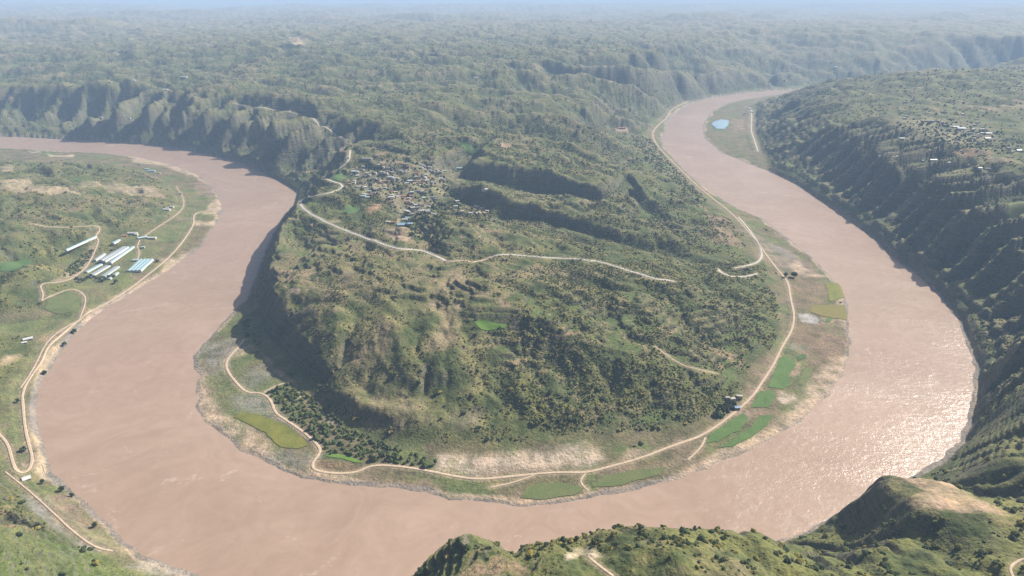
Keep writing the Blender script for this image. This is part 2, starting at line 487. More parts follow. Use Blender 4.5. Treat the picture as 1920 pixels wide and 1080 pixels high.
def ribs(X, Y, Z):
    """spurs and hollows along the river cliffs"""
    for pts, top, lam, amp, sk, asym in ((CL_R, 172.0, 96.0, 66.0, .45, .66), (CL_L, 175.0, 165.0, 95.0, .35, .40)):
        d, s = poly_param(X, Y, pts, 420.0)
        wob = fbm(X, Y, 260, 2, 90) * 45
        for l2, a2, sd_ in ((lam, amp, 0), (lam * .43, amp * .38, 31)):
            ph = (s + sk * d + wob + sd_) / l2
            cellr = hashf(np.floor(ph), 0 * ph, 91 + sd_)
            f = ph - np.floor(ph)
            ridge = np.where(f < asym, f / asym, (1 - f) / (1 - asym))
            q = np.clip(Z / top, 0, 1.2)
            tot_ = sum(math.hypot(b_[0] - a_[0], b_[1] - a_[1]) for a_, b_ in zip(pts[:-1], pts[1:]))
            bell = smooth(.10, .5, q) * smooth(1.25, .95, q) * smooth(420, 300, d) * smooth(1, 120, s) * smooth(tot_ - 1, tot_ - 120, s)
            Z = Z - bell * a2 * (.5 + .7 * cellr) * (1 - ridge)
    return np.maximum(Z, np.minimum(Z, 2))

# level 0: the wide country
G0p = (-42000.0, -20000.0, 110.0, 764, 620)
X, Y = grid_xy(*G0p)
Z = blur(raster(*G0p), 1)
R = np.hypot(X, Y)
hill = smooth(150, 900, river_sd(X, Y, 1500))
Z = Z + hill * (1.0 * (billow(X, Y, 2300, 4, 3) - 0.22) * 270 * smooth(4500, 9000, R) * (1 - .9 * smooth(14000, 26000, R)) + fbm(X, Y, 700, 3, 9) * 30 * smooth(2500, 6000, R))
Z = erode(Z, 110.0, Z < 3, np.ones(Z.shape), 5, 0.10, diff=0.0)
G0 = (Z, G0p[0], G0p[1], G0p[2])
# level 1
G1p = (-5200.0, -800.0, 22.0, 600, 500)
X, Y = grid_xy(*G1p)
sd = river_sd(X, Y, 650)
Zt = blur(raster(*G1p), 1)
edge = np.minimum(np.minimum(X - G1p[0], G1p[0] + 22.0 * 599 - X), np.minimum(Y - G1p[1], G1p[1] + 22.0 * 499 - Y))
be = smooth(150, 1400, edge)
Z = bilin(G0, X, Y) * (1 - be) + Zt * be
hill = smooth(10, 60, Z) * smooth(40, 260, sd)
Z = Z + hill * ((billow(X, Y, 430, 5, 21, .55) - 0.2) * 84 * (1 - .75 * calm(X, Y)) * smooth(60, 600, sd) * smooth(1800, 3200, np.hypot(X, Y)) + fbm(X, Y, 150, 3, 5) * 18 * (1 - .6 * calm(X, Y)) * (0.4 + 0.6 * smooth(1800, 3000, np.hypot(X, Y))))
Z = ribs(X, Y, Z)
Z = np.where(sd < 0, 0.0, Z)
fixed = (sd < 6)
Z1e = erode(Z, 22.0, fixed, smooth(8, 40, Z) * 0.97 + 0.03, 10, 0.055, diff=0.02)
# level 2: everything within about 2.9 km
G2p = (-2300.0, -20.0, 7.0, 630, 466)
G1 = (Z1e, G1p[0], G1p[1], G1p[2])
X, Y = grid_xy(*G2p)
sd = river_sd(X, Y, 300)
Zt = blur(raster(*G2p), 1)
edge = np.minimum(np.minimum(X - G2p[0], G2p[0] + 7.0 * 629 - X), G2p[1] + 7.0 * 465 - Y)
be = smooth(60, 500, edge)
far = smooth(1700, 2400, Y) * 0.0
hill = smooth(10, 34, Zt) * smooth(20, 110, sd)
wx = X + fbm(X, Y, 180, 2, 61) * 60; wy = Y + fbm(X, Y, 180, 2, 62) * 60
Zt = ribs(X, Y, Zt)
# spurs of the peninsula hill run down towards the lower right
un = wx * .78 + wy * .62; vn = -wx * .62 * .45 + wy * .78 * .45
CM = calm(X, Y)
hill = hill * (1 - .8 * CM)
Zt = Zt + hill * (Y < 760) * (X > -300) * smooth(760, 640, Y - .3 * X) * fbm(X, Y, 60, 3, 66) * 12 * (1 - .8 * smooth(250, 340, X))
Zt = Zt + hill * ((billow(un, vn, 165, 4, 33, .45) - 0.22) * 46 * (1 - .6 * (Y < 640)) * (1 - .6 * ((X > 300) & (Y < 860))) + fbm(X, Y, 70, 3, 8) * 9)
Z = bilin(G1, X, Y) * (1 - be) + Zt * be
Z = np.where(sd < 0, 0.0, Z)
Z = erode(Z, 7.0, sd < 3, (smooth(7, 26, Z) * 0.98 + 0.02) * (1 - .75 * CM), 10, 0.030, diff=0.02)
G2 = (Z, G2p[0], G2p[1], G2p[2])
print('erosion done', round(time.time() - T0, 1), flush=True)

def terrace(z, step, sharp):
    q = z / step; f = q - np.floor(q)
    return (np.floor(q) + smooth(0.5 - sharp, 0.5 + sharp, f)) * step

def base_height(X, Y):
    b2 = smooth(10, 320, np.minimum(np.minimum(X - G2p[0], G2p[0] + 7.0 * 629 - X), np.minimum(G2p[1] + 7.0 * 465 - Y, Y - G2p[1])))
    b1 = smooth(60, 900, np.minimum(np.minimum(X - G1p[0], G1p[0] + 22.0 * 599 - X), np.minimum(Y - G1p[1], G1p[1] + 22.0 * 499 - Y)))
    z0 = bilin(G0, X, Y); z1 = bilin(G1, X, Y); z2 = bilin(G2, X, Y)
    z = z0 * (1 - b1) + z1 * b1
    return z * (1 - b2) + z2 * b2

def detail(X, Y, z, sd):
    """metre-scale relief, terraces, shore"""
    R = np.hypot(X, Y)
    hill = smooth(9, 26, z)
    z = z + hill * (fbm(X, Y, 26, 3, 40) * 2.6 + (billow(X, Y, 13, 2, 44) - .2) * 1.6)
    z = z + hill * smooth(2200, 4200, R) * ((billow(X, Y, 190, 4, 47, .55) - .2) * 52)
    z = np.minimum(z, 640)
    # cut terraces on the farmed plateaus
    tw = smooth(-.10, 0.12, fbm(X, Y, 420, 2, 50)) * hill
    wob = fbm(X, Y, 120, 2, 51) * 5
    z = z + tw * 0.8 * (terrace(z + wob, 6.5, 0.16) - z - wob)
    cl = smooth(430, 330, sd) * smooth(12, 30, z) * (((X > 560) & (Y > 860)) | (Y > 2150)) * (R < 4500)
    w2_ = fbm(X, Y, 200, 2, 57) * 8
    z = z + cl * .75 * (terrace(z + w2_, 17.0, 0.17) - z - w2_)
    # flats: low hummocks, channels
    flat = (1 - hill)
    z = z + flat * smooth(4, 40, sd) * fbm(X, Y, 45, 3, 52) * 1.0
    # shore: dips under the water inside the banks
    irr = fbm(X, Y, 34, 3, 55) * 5.5
    s = sd + irr * smooth(-60, 0, sd)
    z = np.where(s < 0, np.maximum(-3.0, s * 0.12), np.minimum(z, 0.15 + s * 0.16 + np.maximum(s - 8, 0) * 2.4))
    return z, s
# ------------------------------------------------------------------ pixel -> point on the land
def cast(px, py, hf, far=16000.0):
    d = ray(px, py)
    t = np.concatenate([np.arange(350, 3500, 3.0), np.arange(3500, far, 14.0)])
    x = d[0] * t; y = d[1] * t; z = CAMZ + d[2] * t
    b = z < hf(x, y)
    k = int(np.argmax(b)) if b.any() else len(t) - 1
    if k > 0:
        a, c = t[k - 1], t[k]
        for _ in range(8):
            m = (a + c) / 2
            if CAMZ + d[2] * m < float(hf(np.array([d[0] * m]), np.array([d[1] * m]))[0]):
                c = m
            else:
                a = m
        return (d[0] * c, d[1] * c)
    return (d[0] * t[0], d[1] * t[0])

def on_base(pts):
    return [cast(a, b, base_height) for a, b in pts]

# roads: (pixels, half width, kind)
ROADS = [
 ('road', 'pale concrete road winding along the cliff top into the village', 3.4, [(440,194),(480,201),(530,206),(572,216),(600,230),(625,248),(648,262)]),
 ('road', 'pale concrete road curving round the neck of the peninsula and across its hill', 3.6, [(656,282),(654,300),(642,314),(615,325),(606,334),(622,340),(642,346),(640,354),(618,362),(585,368),(565,375),(562,386),(582,402),(622,422),(662,438),(702,453),(745,467),(785,468),(812,478),(835,489)]),
 ('road', 'pale concrete road crossing the hill from the middle to its right bend', 3.0, [(918,482),(940,476),(980,480),(1040,484),(1090,486),(1130,492),(1180,508),(1220,521),(1264,528)]),
 ('dirt_track', 'dim tan track joining the two lengths of hill road', 2.2, [(838,490),(865,489),(890,491),(908,488),(918,483)]),
 ('road', 'hairpin of pale road above the eastern riverside track', 2.8, [(1345,505),(1358,515),(1390,521),(1420,513)]),
 ('road', 'pale road swinging down off the hill to join the riverside track', 2.6, [(1377,503),(1402,498),(1424,491),(1430,474),(1418,450),(1402,428),(1384,408)]),
 ('dirt_track', 'long pale dirt track following the river round the whole peninsula', 2.6, [(1290,190),(1256,206),(1252,220),(1232,236),(1222,250),(1228,268),(1245,288),(1268,310),(1298,340),(1333,370),(1370,398),(1398,428),(1424,460),(1445,490),(1466,515),(1478,530),(1482,560),(1490,592),(1485,620),(1466,650),(1450,685),(1430,715),(1410,745),(1370,780),(1318,817),(1260,836),(1200,860),(1140,876),(1100,887),(1040,885),(960,893),(900,900),(850,893),(800,882),(740,873),(695,872),(672,885),(640,889),(590,884),(583,870),(600,850),(600,838),(572,812),(540,790),(514,774),(511,755),(494,736),(462,738),(440,715),(422,690),(426,672),(446,652),(458,636)]),
 ('dirt_track', 'short dirt path from the track bend towards the foot of the western cliff', 1.6, [(494,736),(520,722),(546,715)]),
 ('dirt_track', 'short side track dropping to the shore beside the green fields', 1.8, [(1322,820),(1316,838),(1290,862)]),
 ('dirt_track', 'short side track from the riverside road down to the stony point', 1.6, [(1098,888),(1085,903),(1104,922)]),
 ('dirt_track', 'narrow track behind the shore south of the pale quarry', 1.6, [(1010,888),(960,906),(920,914)]),
 ('dirt_track', 'dirt track along the left bank of the river below the greenhouses', 2.6, [(408,396),(368,397),(362,408),(364,420),(345,450),(320,480),(290,505),(245,540),(205,566),(165,586),(148,600),(120,626),(88,652),(80,680),(62,700),(42,735),(42,750),(46,800),(54,835),(62,860),(54,884),(34,888),(24,870),(14,828),(-10,808)]),
 ('dirt_track', 'pale loop track round the small field on the left bank', 1.8, [(148,600),(163,562),(152,547),(132,541),(112,548),(78,564)]),
 ('dirt_track', 'track climbing past the greenhouses on the left bank', 2.0, [(60,420),(95,427),(150,425),(180,422),(190,430),(177,442),(186,450),(178,470),(165,497),(150,512),(128,526),(104,530),(72,531),(82,552),(78,564)]),
 ('dirt_track', 'track linking the low sheds to the greenhouse block', 1.6, [(262,450),(256,462),(262,474),(256,492)]),
 ('dirt_track', 'farm lane running back from the sheds along the left bank', 1.6, [(330,350),(345,372),(344,392),(318,412),(292,428),(272,442)]),
 ('dirt_track', 'inner farm lane running beside the left bank track', 1.6, [(148,600),(108,622),(84,645),(64,690),(38,728)]),
 ('dirt_track', 'pale gravel lane running down from the white roofed shed', 1.4, [(10,885),(60,925),(98,960),(140,1000),(180,1028),(214,1034)]),
 ('dirt_track', 'dirt track leaving the bare patch on the near hill', 1.5, [(1105,1046),(1125,1062),(1152,1082)]),
 ('dirt_track', 'bend of pale dirt track in the lower right corner', 1.5, [(1925,1046),(1900,1056),(1893,1068),(1900,1082)]),
 ('road', 'straight pale lane beside the pond flat under the right hills', 2.8, [(1409,206),(1409,225),(1408,247),(1414,262),(1421,284)]),
 ('dirt_track', 'pale path winding down the eastern slope of the hill', 1.4, [(1228,650),(1252,668),(1280,686),(1300,690),(1340,700)]),
]
for r in ROADS:
    pass
road_w = []
for nm, lab, hw, px in ROADS:
    p = on_base(chaikin(px, 2))
    # drop doubled-back jumps from casting over an edge
    q = [p[0]]
    for a in p[1:]:
        if 1.5 < math.hypot(a[0] - q[-1][0], a[1] - q[-1][1]):
            q.append(a)
    q = chaikin(densify(q, 14.0), 1)
    x = np.array([a[0] for a in q]); y = np.array([a[1] for a in q])
    for _ in range(3):
        x[1:-1] = (x[:-2] + 2 * x[1:-1] + x[2:]) / 4; y[1:-1] = (y[:-2] + 2 * y[1:-1] + y[2:]) / 4
    z = base_height(x, y)
    for _ in range(12):
        z[1:-1] = (z[:-2] + 2 * z[1:-1] + z[2:]) / 4
    z = np.maximum(z, 2.0)
    road_w.append((nm, lab, hw, x, y, z))

# bare ground, sand, water-side patches: (pixels, colour, softness, strength)
SAND = (0.43, 0.33, 0.245); PALE = (0.50, 0.40, 0.32); MUD = (0.20, 0.18, 0.165); GREY = (0.24, 0.225, 0.21); BROWN = (0.19, 0.135, 0.085)
RED = (0.33, 0.19, 0.13); TAN = (0.30, 0.23, 0.15); DRY = (0.36, 0.28, 0.20); SOIL = (0.25, 0.18, 0.13)
PATCHES = [
 ([(655,318),(700,306),(830,302),(862,340),(850,368),(800,380),(800,402),(770,412),(740,400),(720,372),(672,360)], (.34,.29,.22), 22, .30),
 ([(1660,225),(1760,222),(1850,236),(1875,262),(1800,268),(1700,262)], (.30,.25,.18), 25, .4),
 ([(816,880),(822,852),(850,850),(900,856),(950,850),(1000,846),(1060,838),(1095,829),(1122,845),(1132,862),(1110,876),(1060,874),(1000,880),(940,886),(900,892),(850,884)], PALE, 8, .9),
 ([(372,735),(392,735),(412,770),(440,790),(470,800),(500,826),(515,852),(500,862),(470,848),(430,815),(400,806),(384,785)], SAND, 9, .95),
 ([(366,690),(388,700),(386,730),(372,745)], SAND, 6, .7),
 ([(500,668),(520,690),(545,708),(552,716),(535,716),(510,694),(488,660)], DRY, 3, .95),
 ([(556,730),(575,748),(568,752),(552,735)], DRY, 3, .8),
 ([(590,762),(620,785),(650,805),(640,808),(610,790)], DRY, 3, .8),
 ([(440,650),(470,645),(485,655),(460,664),(440,672),(432,668)], SAND, 5, .7),
 ([(378,650),(440,632),(470,640),(440,660),(425,690),(400,700),(368,675)], GREY, 14, .75),
 ([(440,740),(495,738),(512,775),(560,810),(540,815),(500,780),(440,765)], GREY, 12, .7),
 ([(470,690),(500,680),(520,700),(470,730),(450,720)], GREY, 12, .55),
 ([(500,850),(560,842),(600,858),(590,880),(540,878),(505,866)], GREY, 8, .5),
 ([(590,880),(601,862),(640,866),(676,873),(668,884),(640,888)], BROWN, 3, .95),
 ([(700,876),(780,880),(840,892),(840,898),(760,892),(690,882)], SOIL, 6, .4),
 ([(1180,842),(1215,845),(1200,856),(1160,862)], SAND, 6, .7),
 ([(1400,430),(1440,450),(1485,475),(1545,520),(1500,512),(1460,500),(1430,470)], (0.27,0.21,0.175), 12, .8),
 ([(1468,478),(1500,492),(1520,512),(1540,514),(1545,519),(1500,520),(1480,500)], SAND, 5, .85),
 ([(1440,452),(1475,468),(1500,486),(1480,488),(1450,470)], GREY, 6, .55),
 ([(1485,520),(1545,525),(1548,565),(1520,590),(1490,560)], (0.20,0.15,0.10), 8, .75),
 ([(1488,610),(1560,600),(1590,610),(1592,650),(1560,690),(1500,672),(1480,640)], (0.22,0.155,0.11), 10, .8),
 ([(1495,590),(1512,588),(1530,592),(1538,602),(1528,607),(1504,604)], (0.36,0.35,0.35), 3, 1),
 ([(1538,594),(1568,600),(1560,606),(1540,606)], SAND, 3, .6),
 ([(1480,645),(1520,650),(1510,658),(1478,656)], GREY, 4, .6),
 ([(1490,680),(1503,678),(1500,700),(1488,706),(1478,704)], (0.30,0.22,0.16), 2, .9),
 ([(1460,733),(1490,738),(1494,750),(1470,758),(1458,750)], PALE, 4, .95),
 ([(1560,672),(1590,668),(1582,705),(1556,740),(1536,758),(1510,784),(1480,803),(1440,826),(1400,847),(1345,869),(1310,885),(1270,898),(1240,904),(1300,872),(1340,852),(1400,822),(1440,800),(1478,772),(1500,745),(1530,700)], SAND, 7, .95),
 ([(1372,772),(1400,768),(1410,778),(1400,790),(1385,786)], (0.30,0.22,0.16), 3, .8),
 ([(1420,820),(1450,795),(1462,785),(1440,805)], DRY, 3, .5),
 ([(1200,900),(1260,882),(1290,862),(1310,842),(1290,850),(1200,880)], (0.24,0.18,0.13), 8, .6),
 ([(1085,905),(1104,910),(1108,925),(1090,922)], DRY, 3, .8),
 ([(190,570),(225,548),(240,540),(300,512),(310,500),(330,486),(345,470),(352,480),(300,520),(240,556),(200,590),(160,612),(150,600)], SAND, 6, .9),
 ([(160,612),(195,600),(180,625),(140,660),(120,680),(130,650)], SAND, 6, .6),
 ([(395,380),(410,370),(418,390),(405,400),(380,402),(388,392)], SAND, 5, .9),
 ([(362,415),(405,415),(402,424),(366,424)], SAND, 4, .9),
 ([(240,292),(300,300),(350,316),(376,330),(350,328),(310,312),(250,304)], SAND, 6, .85),
 ([(300,484),(330,484),(345,487),(310,500)], SAND, 4, .8),
 ([(365,340),(400,345),(410,362),(395,372),(368,360)], (0.25,0.18,0.15), 6, .8),
 ([(372,428),(398,425),(380,455),(345,478),(328,478),(350,455)], (0.17,0.13,0.08), 4, .8),
 ([(0,338),(60,335),(60,350),(130,352),(150,366),(90,364),(0,356)], DRY, 8, .8),
 ([(150,342),(220,342),(290,350),(310,372),(250,366),(200,362),(200,352),(150,352)], DRY, 7, .8),
 ([(0,312),(24,310),(24,322),(0,322)], DRY, 5, .8),
 ([(88,288),(110,292),(140,290),(138,294),(95,294)], PALE, 3, .9),
 ([(50,284),(78,284),(78,287),(60,287)], PALE, 3, .7),
 ([(165,497),(150,512),(105,532),(90,530),(120,515),(150,490),(170,462),(180,450),(184,460)], DRY, 4, .8),
 ([(0,675),(10,668),(38,664),(42,672),(20,682),(0,686)], DRY, 4, .8),
 ([(38,862),(50,856),(58,866),(50,880),(38,872)], (0.36,0.25,0.2), 4, .8),
 ([(40,925),(75,930),(110,960),(150,1000),(200,1030),(160,1030),(100,985),(60,960)], GREY, 6, .85),
 ([(92,928),(120,925),(150,950),(130,965),(110,955)], (0.22,0.15,0.12), 5, .8),
 ([(84,925),(140,925),(170,970),(220,1018),(270,1045),(240,1062),(200,1030),(150,1000),(110,965)], (0.27,0.20,0.15), 10, .6),
 ([(280,1050),(330,1062),(370,1080),(300,1082),(240,1062)], (0.36,0.31,0.27), 6, .8),
 ([(110,1030),(145,1030),(150,1046),(118,1048)], GREY, 4, .7),
 ([(720,432),(740,426),(762,428),(775,445),(765,455),(745,452),(722,442)], (0.46,0.33,0.24), 5, .9),
 ([(745,402),(752,402),(750,420),(742,420)], (0.46,0.33,0.24), 4, .6),
 ([(686,392),(700,382),(716,382),(708,396),(694,404)], RED, 4, .85),
 ([(628,284),(646,280),(650,286),(636,292)], (0.40,0.26,0.19), 3, .85),
 ([(590,226),(612,228),(610,234),(592,233)], (0.40,0.29,0.22), 4, .7),
 ([(618,414),(640,412),(638,418),(622,418)], DRY, 4, .7),
 ([(760,382),(800,376),(826,382),(800,392),(775,392)], DRY, 5, .5),
 ([(885,390),(905,384),(914,396),(905,402)], (0.40,0.30,0.22), 4, .7),
 ([(820,555),(860,600),(860,625),(845,645),(825,660),(800,650),(830,600),(800,570)], TAN, 10, .8),
 ([(710,610),(728,606),(732,620),(712,626)], (0.34,0.24,0.18), 5, .8),
 ([(852,568),(862,566),(862,592),(856,594)], (0.42,0.33,0.25), 3, .6),
 ([(830,510),(868,502),(870,550),(820,552)], TAN, 8, .7),
 ([(533,536),(546,540),(566,545),(560,553),(545,548)], (0.46,0.36,0.27), 3, .9),
 ([(640,500),(665,505),(660,530),(640,525)], TAN, 8, .6),
 ([(640,660),(700,640),(720,600),(750,640),(700,690),(650,690)], TAN, 18, .6),
 ([(840,778),(900,765),(905,800),(850,806)], (0.22,0.19,0.13), 8, .7),
 ([(650,740),(720,720),(780,745),(815,790),(760,800),(690,775)], (0.25,0.2,0.13), 18, .6),
 ([(1020,632),(1060,628),(1100,622),(1060,634)], RED, 4, .7),
 ([(1060,1040),(1075,1028),(1110,1024),(1122,1034),(1130,1044),(1108,1048),(1090,1042),(1062,1052)], (0.55,0.44,0.35), 2.5, .95),
 ([(1655,900),(1700,894),(1705,915),(1700,960),(1690,1000),(1655,965),(1650,935)], (0.17,0.14,0.085), 3, .8),
 ([(1692,896),(1740,900),(1800,918),(1850,940),(1900,966),(1840,962),(1780,956),(1745,955),(1712,960),(1704,942),(1712,925),(1735,922),(1715,908)], (0.37,0.27,0.19), 2.5, 1.0),
 ([(850,1000),(862,1004),(878,1025),(870,1025)], (0.36,0.31,0.26), 2, .8),
 ([(1370,985),(1400,985),(1430,1000),(1400,1005),(1370,1000)], (0.3,0.27,0.2), 5, .5),
 ([(1780,286),(1860,284),(1870,290),(1800,292)], RED, 6, .7),
 ([(1830,296),(1900,300),(1920,306),(1860,306)], (0.3,0.22,0.16), 5, .7),
 ([(1662,290),(1700,284),(1700,298),(1665,300)], (0.3,0.24,0.17), 5, .6),
 ([(1370,222),(1405,225),(1402,250),(1378,250)], (0.26,0.19,0.14), 5, .8),
 ([(1345,250),(1400,248),(1440,310),(1400,300),(1352,284)], (0.15,0.14,0.08), 10, .5),
 ([(1520,248),(1000,240),(1160,240),(1180,246),(1160,250)], TAN, 6, .0),
 ([(1154,238),(1178,238),(1178,248),(1156,248)], (0.38,0.27,0.22), 5, .8),
 ([(935,268),(958,268),(958,276),(940,276)], (0.38,0.25,0.19), 4, .7),
 ([(0,172),(40,172),(20,190),(0,190)], (0.42,0.3,0.22), 8, .8),
 ([(540,70),(575,72),(570,86),(548,84)], (0.45,0.33,0.25), 14, .7),
]
patch_w = []
for px, col, soft, k in PATCHES:
    if k > 0:
        patch_w.append((on_base(px), col, soft, k))

FIELDS = [
 ('bright green field between the riverside track and the hedge line', [(1324,832),(1330,815),(1392,776),(1404,784),(1388,806),(1345,828)], 'g'),
 ('long bright green field nearest the sand on the right shore', [(1348,840),(1372,826),(1410,800),(1422,780),(1450,778),(1438,798),(1402,824),(1372,838)], 'g'),
 ('rounded green field beside the bare sandy plot', [(1408,764),(1424,734),(1448,732),(1456,744),(1440,764)], 'g'),
 ('large green field along the riverside track on the east flat', [(1440,726),(1462,672),(1478,668),(1494,684),(1478,706),(1484,722),(1468,730)], 'g'),
 ('faded green field east of the bare strip', [(1496,722),(1508,690),(1524,688),(1520,705),(1506,722)], 'f'),
 ('small dark green plot above the largest green field', [(1492,668),(1510,664),(1512,672),(1496,676)], 'd'),
 ('yellow green field by the water on the eastern point', [(1548,532),(1574,530),(1584,558),(1556,566)], 'y'),
 ('mustard coloured field with its edge on the eastern shore', [(1522,572),(1584,572),(1589,601),(1545,594),(1518,585)], 'm'),
 ('tiny green plot beside the grey pan', [(1550,597),(1562,598),(1556,605),(1546,603)], 'g'),
 ('oval green field on the southern shore', [(975,934),(985,915),(1010,905),(1060,906),(1096,916),(1080,928),(1010,937)], 'f'),
 ('green strip field east of the stony point', [(1110,914),(1132,892),(1180,884),(1250,876),(1236,890),(1160,911)], 'f'),
 ('yellow green meadow behind the sand bar', [(440,782),(458,772),(520,790),(556,810),(580,836),(560,842),(524,838),(498,812)], 'y'),
 ('bright green strip of crop at the bend of the track', [(610,856),(622,850),(656,856),(682,868),(668,868),(640,860)], 'b'),
 ('bright green field alone on the middle of the hill', [(889,604),(905,601),(950,609),(946,616),(900,618)], 'b'),
 ('green plot under the village beside the reddish soil', [(640,398),(652,384),(676,386),(672,398),(654,402)], 'g'),
 ('green patch inside the bend of the village road', [(614,334),(640,322),(650,330),(640,342)], 'g'),
 ('thin bright green terrace beyond the village', [(848,268),(870,263),(918,270),(912,276),(866,274)], 'g'),
 ('green field with pale stripes at the left edge', [(0,494),(40,484),(62,490),(30,508),(0,508)], 'd'),
 ('smooth green field on the right plateau edge', [(1868,380),(1920,370),(1960,375),(1940,400),(1890,398)], 'f'),
 ('green field inside the loop track on the left bank', [(92,560),(130,548),(152,560),(146,584),(110,590),(84,580)], 'f'),
]
field_w = [(lab, on_base(px), k) for lab, px, k in FIELDS]
POND = [(1333,232),(1340,226),(1352,223),(1366,225),(1366,234),(1358,241),(1344,241),(1338,236)]
pond_w = [unproj(a, b, 7.0) for a, b in POND]
# ------------------------------------------------------------------ the land as one polar sheet, dense where the picture is
def ring_radii():
    r = [1.0, 60.0, 120.0, 180.0, 240.0, 290.0, 330.0, 360.0]
    r0, r1, n = 375.0, 42000.0, 860
    e = -0.42
    u = np.linspace(r0 ** e, r1 ** e, n)
    return np.array(r + list(u ** (1 / e)))
RR = ring_radii()
dense = np.arange(-46.5, 46.501, 0.082)
side = np.concatenate([np.arange(46.501, 60, 0.35), np.arange(60, 180, 3.0)])[1:]
TH = np.radians(np.concatenate([-side[::-1], dense, side]))
nr, nt = len(RR), len(TH)
GX = RR[:, None] * np.sin(TH)[None, :]
GY = RR[:, None] * np.cos(TH)[None, :]
SD = river_sd(GX, GY, 700)
GZ = base_height(GX, GY)
GZ, SH = detail(GX, GY, GZ, SD)
CELL = np.gradient(RR)[:, None] * np.ones_like(GX)
# benches for the roads, level ground for fields and pond
for nm, lab, hw, x, y, z in road_w:
    i0 = np.searchsorted(RR, np.hypot(x, y).min() - 40) ; i1 = np.searchsorted(RR, np.hypot(x, y).max() + 40) + 1
    th = np.arctan2(x, y); j0 = np.searchsorted(TH, th.min() - .04); j1 = np.searchsorted(TH, th.max() + .04) + 1
    sx, sy = GX[i0:i1, j0:j1], GY[i0:i1, j0:j1]
    D = np.full(sx.shape, 900.0); H = np.zeros(sx.shape)
    for k in range(len(x) - 1):
        a = np.array((x[k], y[k])); ab = np.array((x[k + 1], y[k + 1])) - a
        ww = 34 + math.hypot(*ab)
        ra = math.hypot(*a); ta = math.atan2(*a)
        p0 = max(np.searchsorted(RR, ra - ww) - i0, 0); p1 = np.searchsorted(RR, ra + ww) - i0
        q0 = max(np.searchsorted(TH, ta - ww / ra) - j0, 0); q1 = np.searchsorted(TH, ta + ww / ra) - j0
        if p1 <= p0 or q1 <= q0:
            continue
        cx, cy = sx[p0:p1, q0:q1], sy[p0:p1, q0:q1]
        t = np.clip(((cx - a[0]) * ab[0] + (cy - a[1]) * ab[1]) / max(ab @ ab, 1e-6), 0, 1)
        d = np.hypot(cx - a[0] - t * ab[0], cy - a[1] - t * ab[1])
        m = d < D[p0:p1, q0:q1]
        D[p0:p1, q0:q1][m] = d[m]
        H[p0:p1, q0:q1][m] = (z[k] + (z[k + 1] - z[k]) * t)[m]
    cell = CELL[i0:i1, j0:j1]
    inner = hw + 1.0 + 0.55 * cell
    w = 1 - smooth(inner, inner + 9 + 0.4 * cell, D)
    GZ[i0:i1, j0:j1] = GZ[i0:i1, j0:j1] * (1 - w) + H * w
HZ = {}
def level(poly, w=1.0):
    m = soft_poly(GX, GY, poly, 8.0)
    return m
for lab, poly, k in field_w:
    m = level(poly)
    if m.max() > 0.4:
        sm = blur(GZ, 6)
        GZ[:] = GZ * (1 - m) + sm * m
m = level(pond_w); GZ[:] = GZ * (1 - m) + 6.0 * m

_thN = len(TH)
def ground(x, y):
    """height of the finished sheet"""
    x = np.asarray(x, float); y = np.asarray(y, float)
    r = np.hypot(x, y); t = np.arctan2(x, y)
    i = np.clip(np.searchsorted(RR, r) - 1, 0, nr - 2); j = np.clip(np.searchsorted(TH, t) - 1, 0, nt - 2)
    u = np.clip((r - RR[i]) / (RR[i + 1] - RR[i]), 0, 1); v = np.clip((t - TH[j]) / (TH[j + 1] - TH[j]), 0, 1)
    return (GZ[i, j] * (1 - u) + GZ[i + 1, j] * u) * (1 - v) + (GZ[i, j + 1] * (1 - u) + GZ[i + 1, j + 1] * u) * v
def P(px, py):
    return cast(px, py, ground)

# slope and aspect of the sheet
def normals():
    dz_r = np.gradient(GZ, axis=0) / np.gradient(RR)[:, None]
    dz_t = np.gradient(GZ, axis=1) / (np.gradient(TH)[None, :] * RR[:, None])
    return dz_r, dz_t
dzr, dzt = normals()
SLOPE = np.hypot(dzr, dzt)
R = np.hypot(GX, GY)

# ------------------------------------------------------------------ what covers the land (albedo + how much scrub grows)
def mixc(A, col, m):
    m = m[..., None]
    return A * (1 - m) + np.array(col)[None, None, :] * m
hillm = smooth(8, 16, GZ)
n1 = fbm(GX, GY, 240, 4, 70); n2 = fbm(GX, GY, 70, 3, 71); n3 = fbm(GX, GY, 22, 2, 72); n4 = fbm(GX, GY, 900, 3, 73)
ALB = np.zeros(GX.shape + (3,)); ALB[:] = (0.112, 0.122, 0.043)
ALB = mixc(ALB, (0.165, 0.155, 0.054), smooth(-.1, .35, n2 + .4 * n1) * .8)
ALB = mixc(ALB, (0.225, 0.175, 0.115), smooth(.05, .5, n1 + .5 * n3) * .75)
ALB = mixc(ALB, (0.065, 0.085, 0.032), smooth(.0, .4, -n2 - .3 * n3 + .2 * n4) * .8)
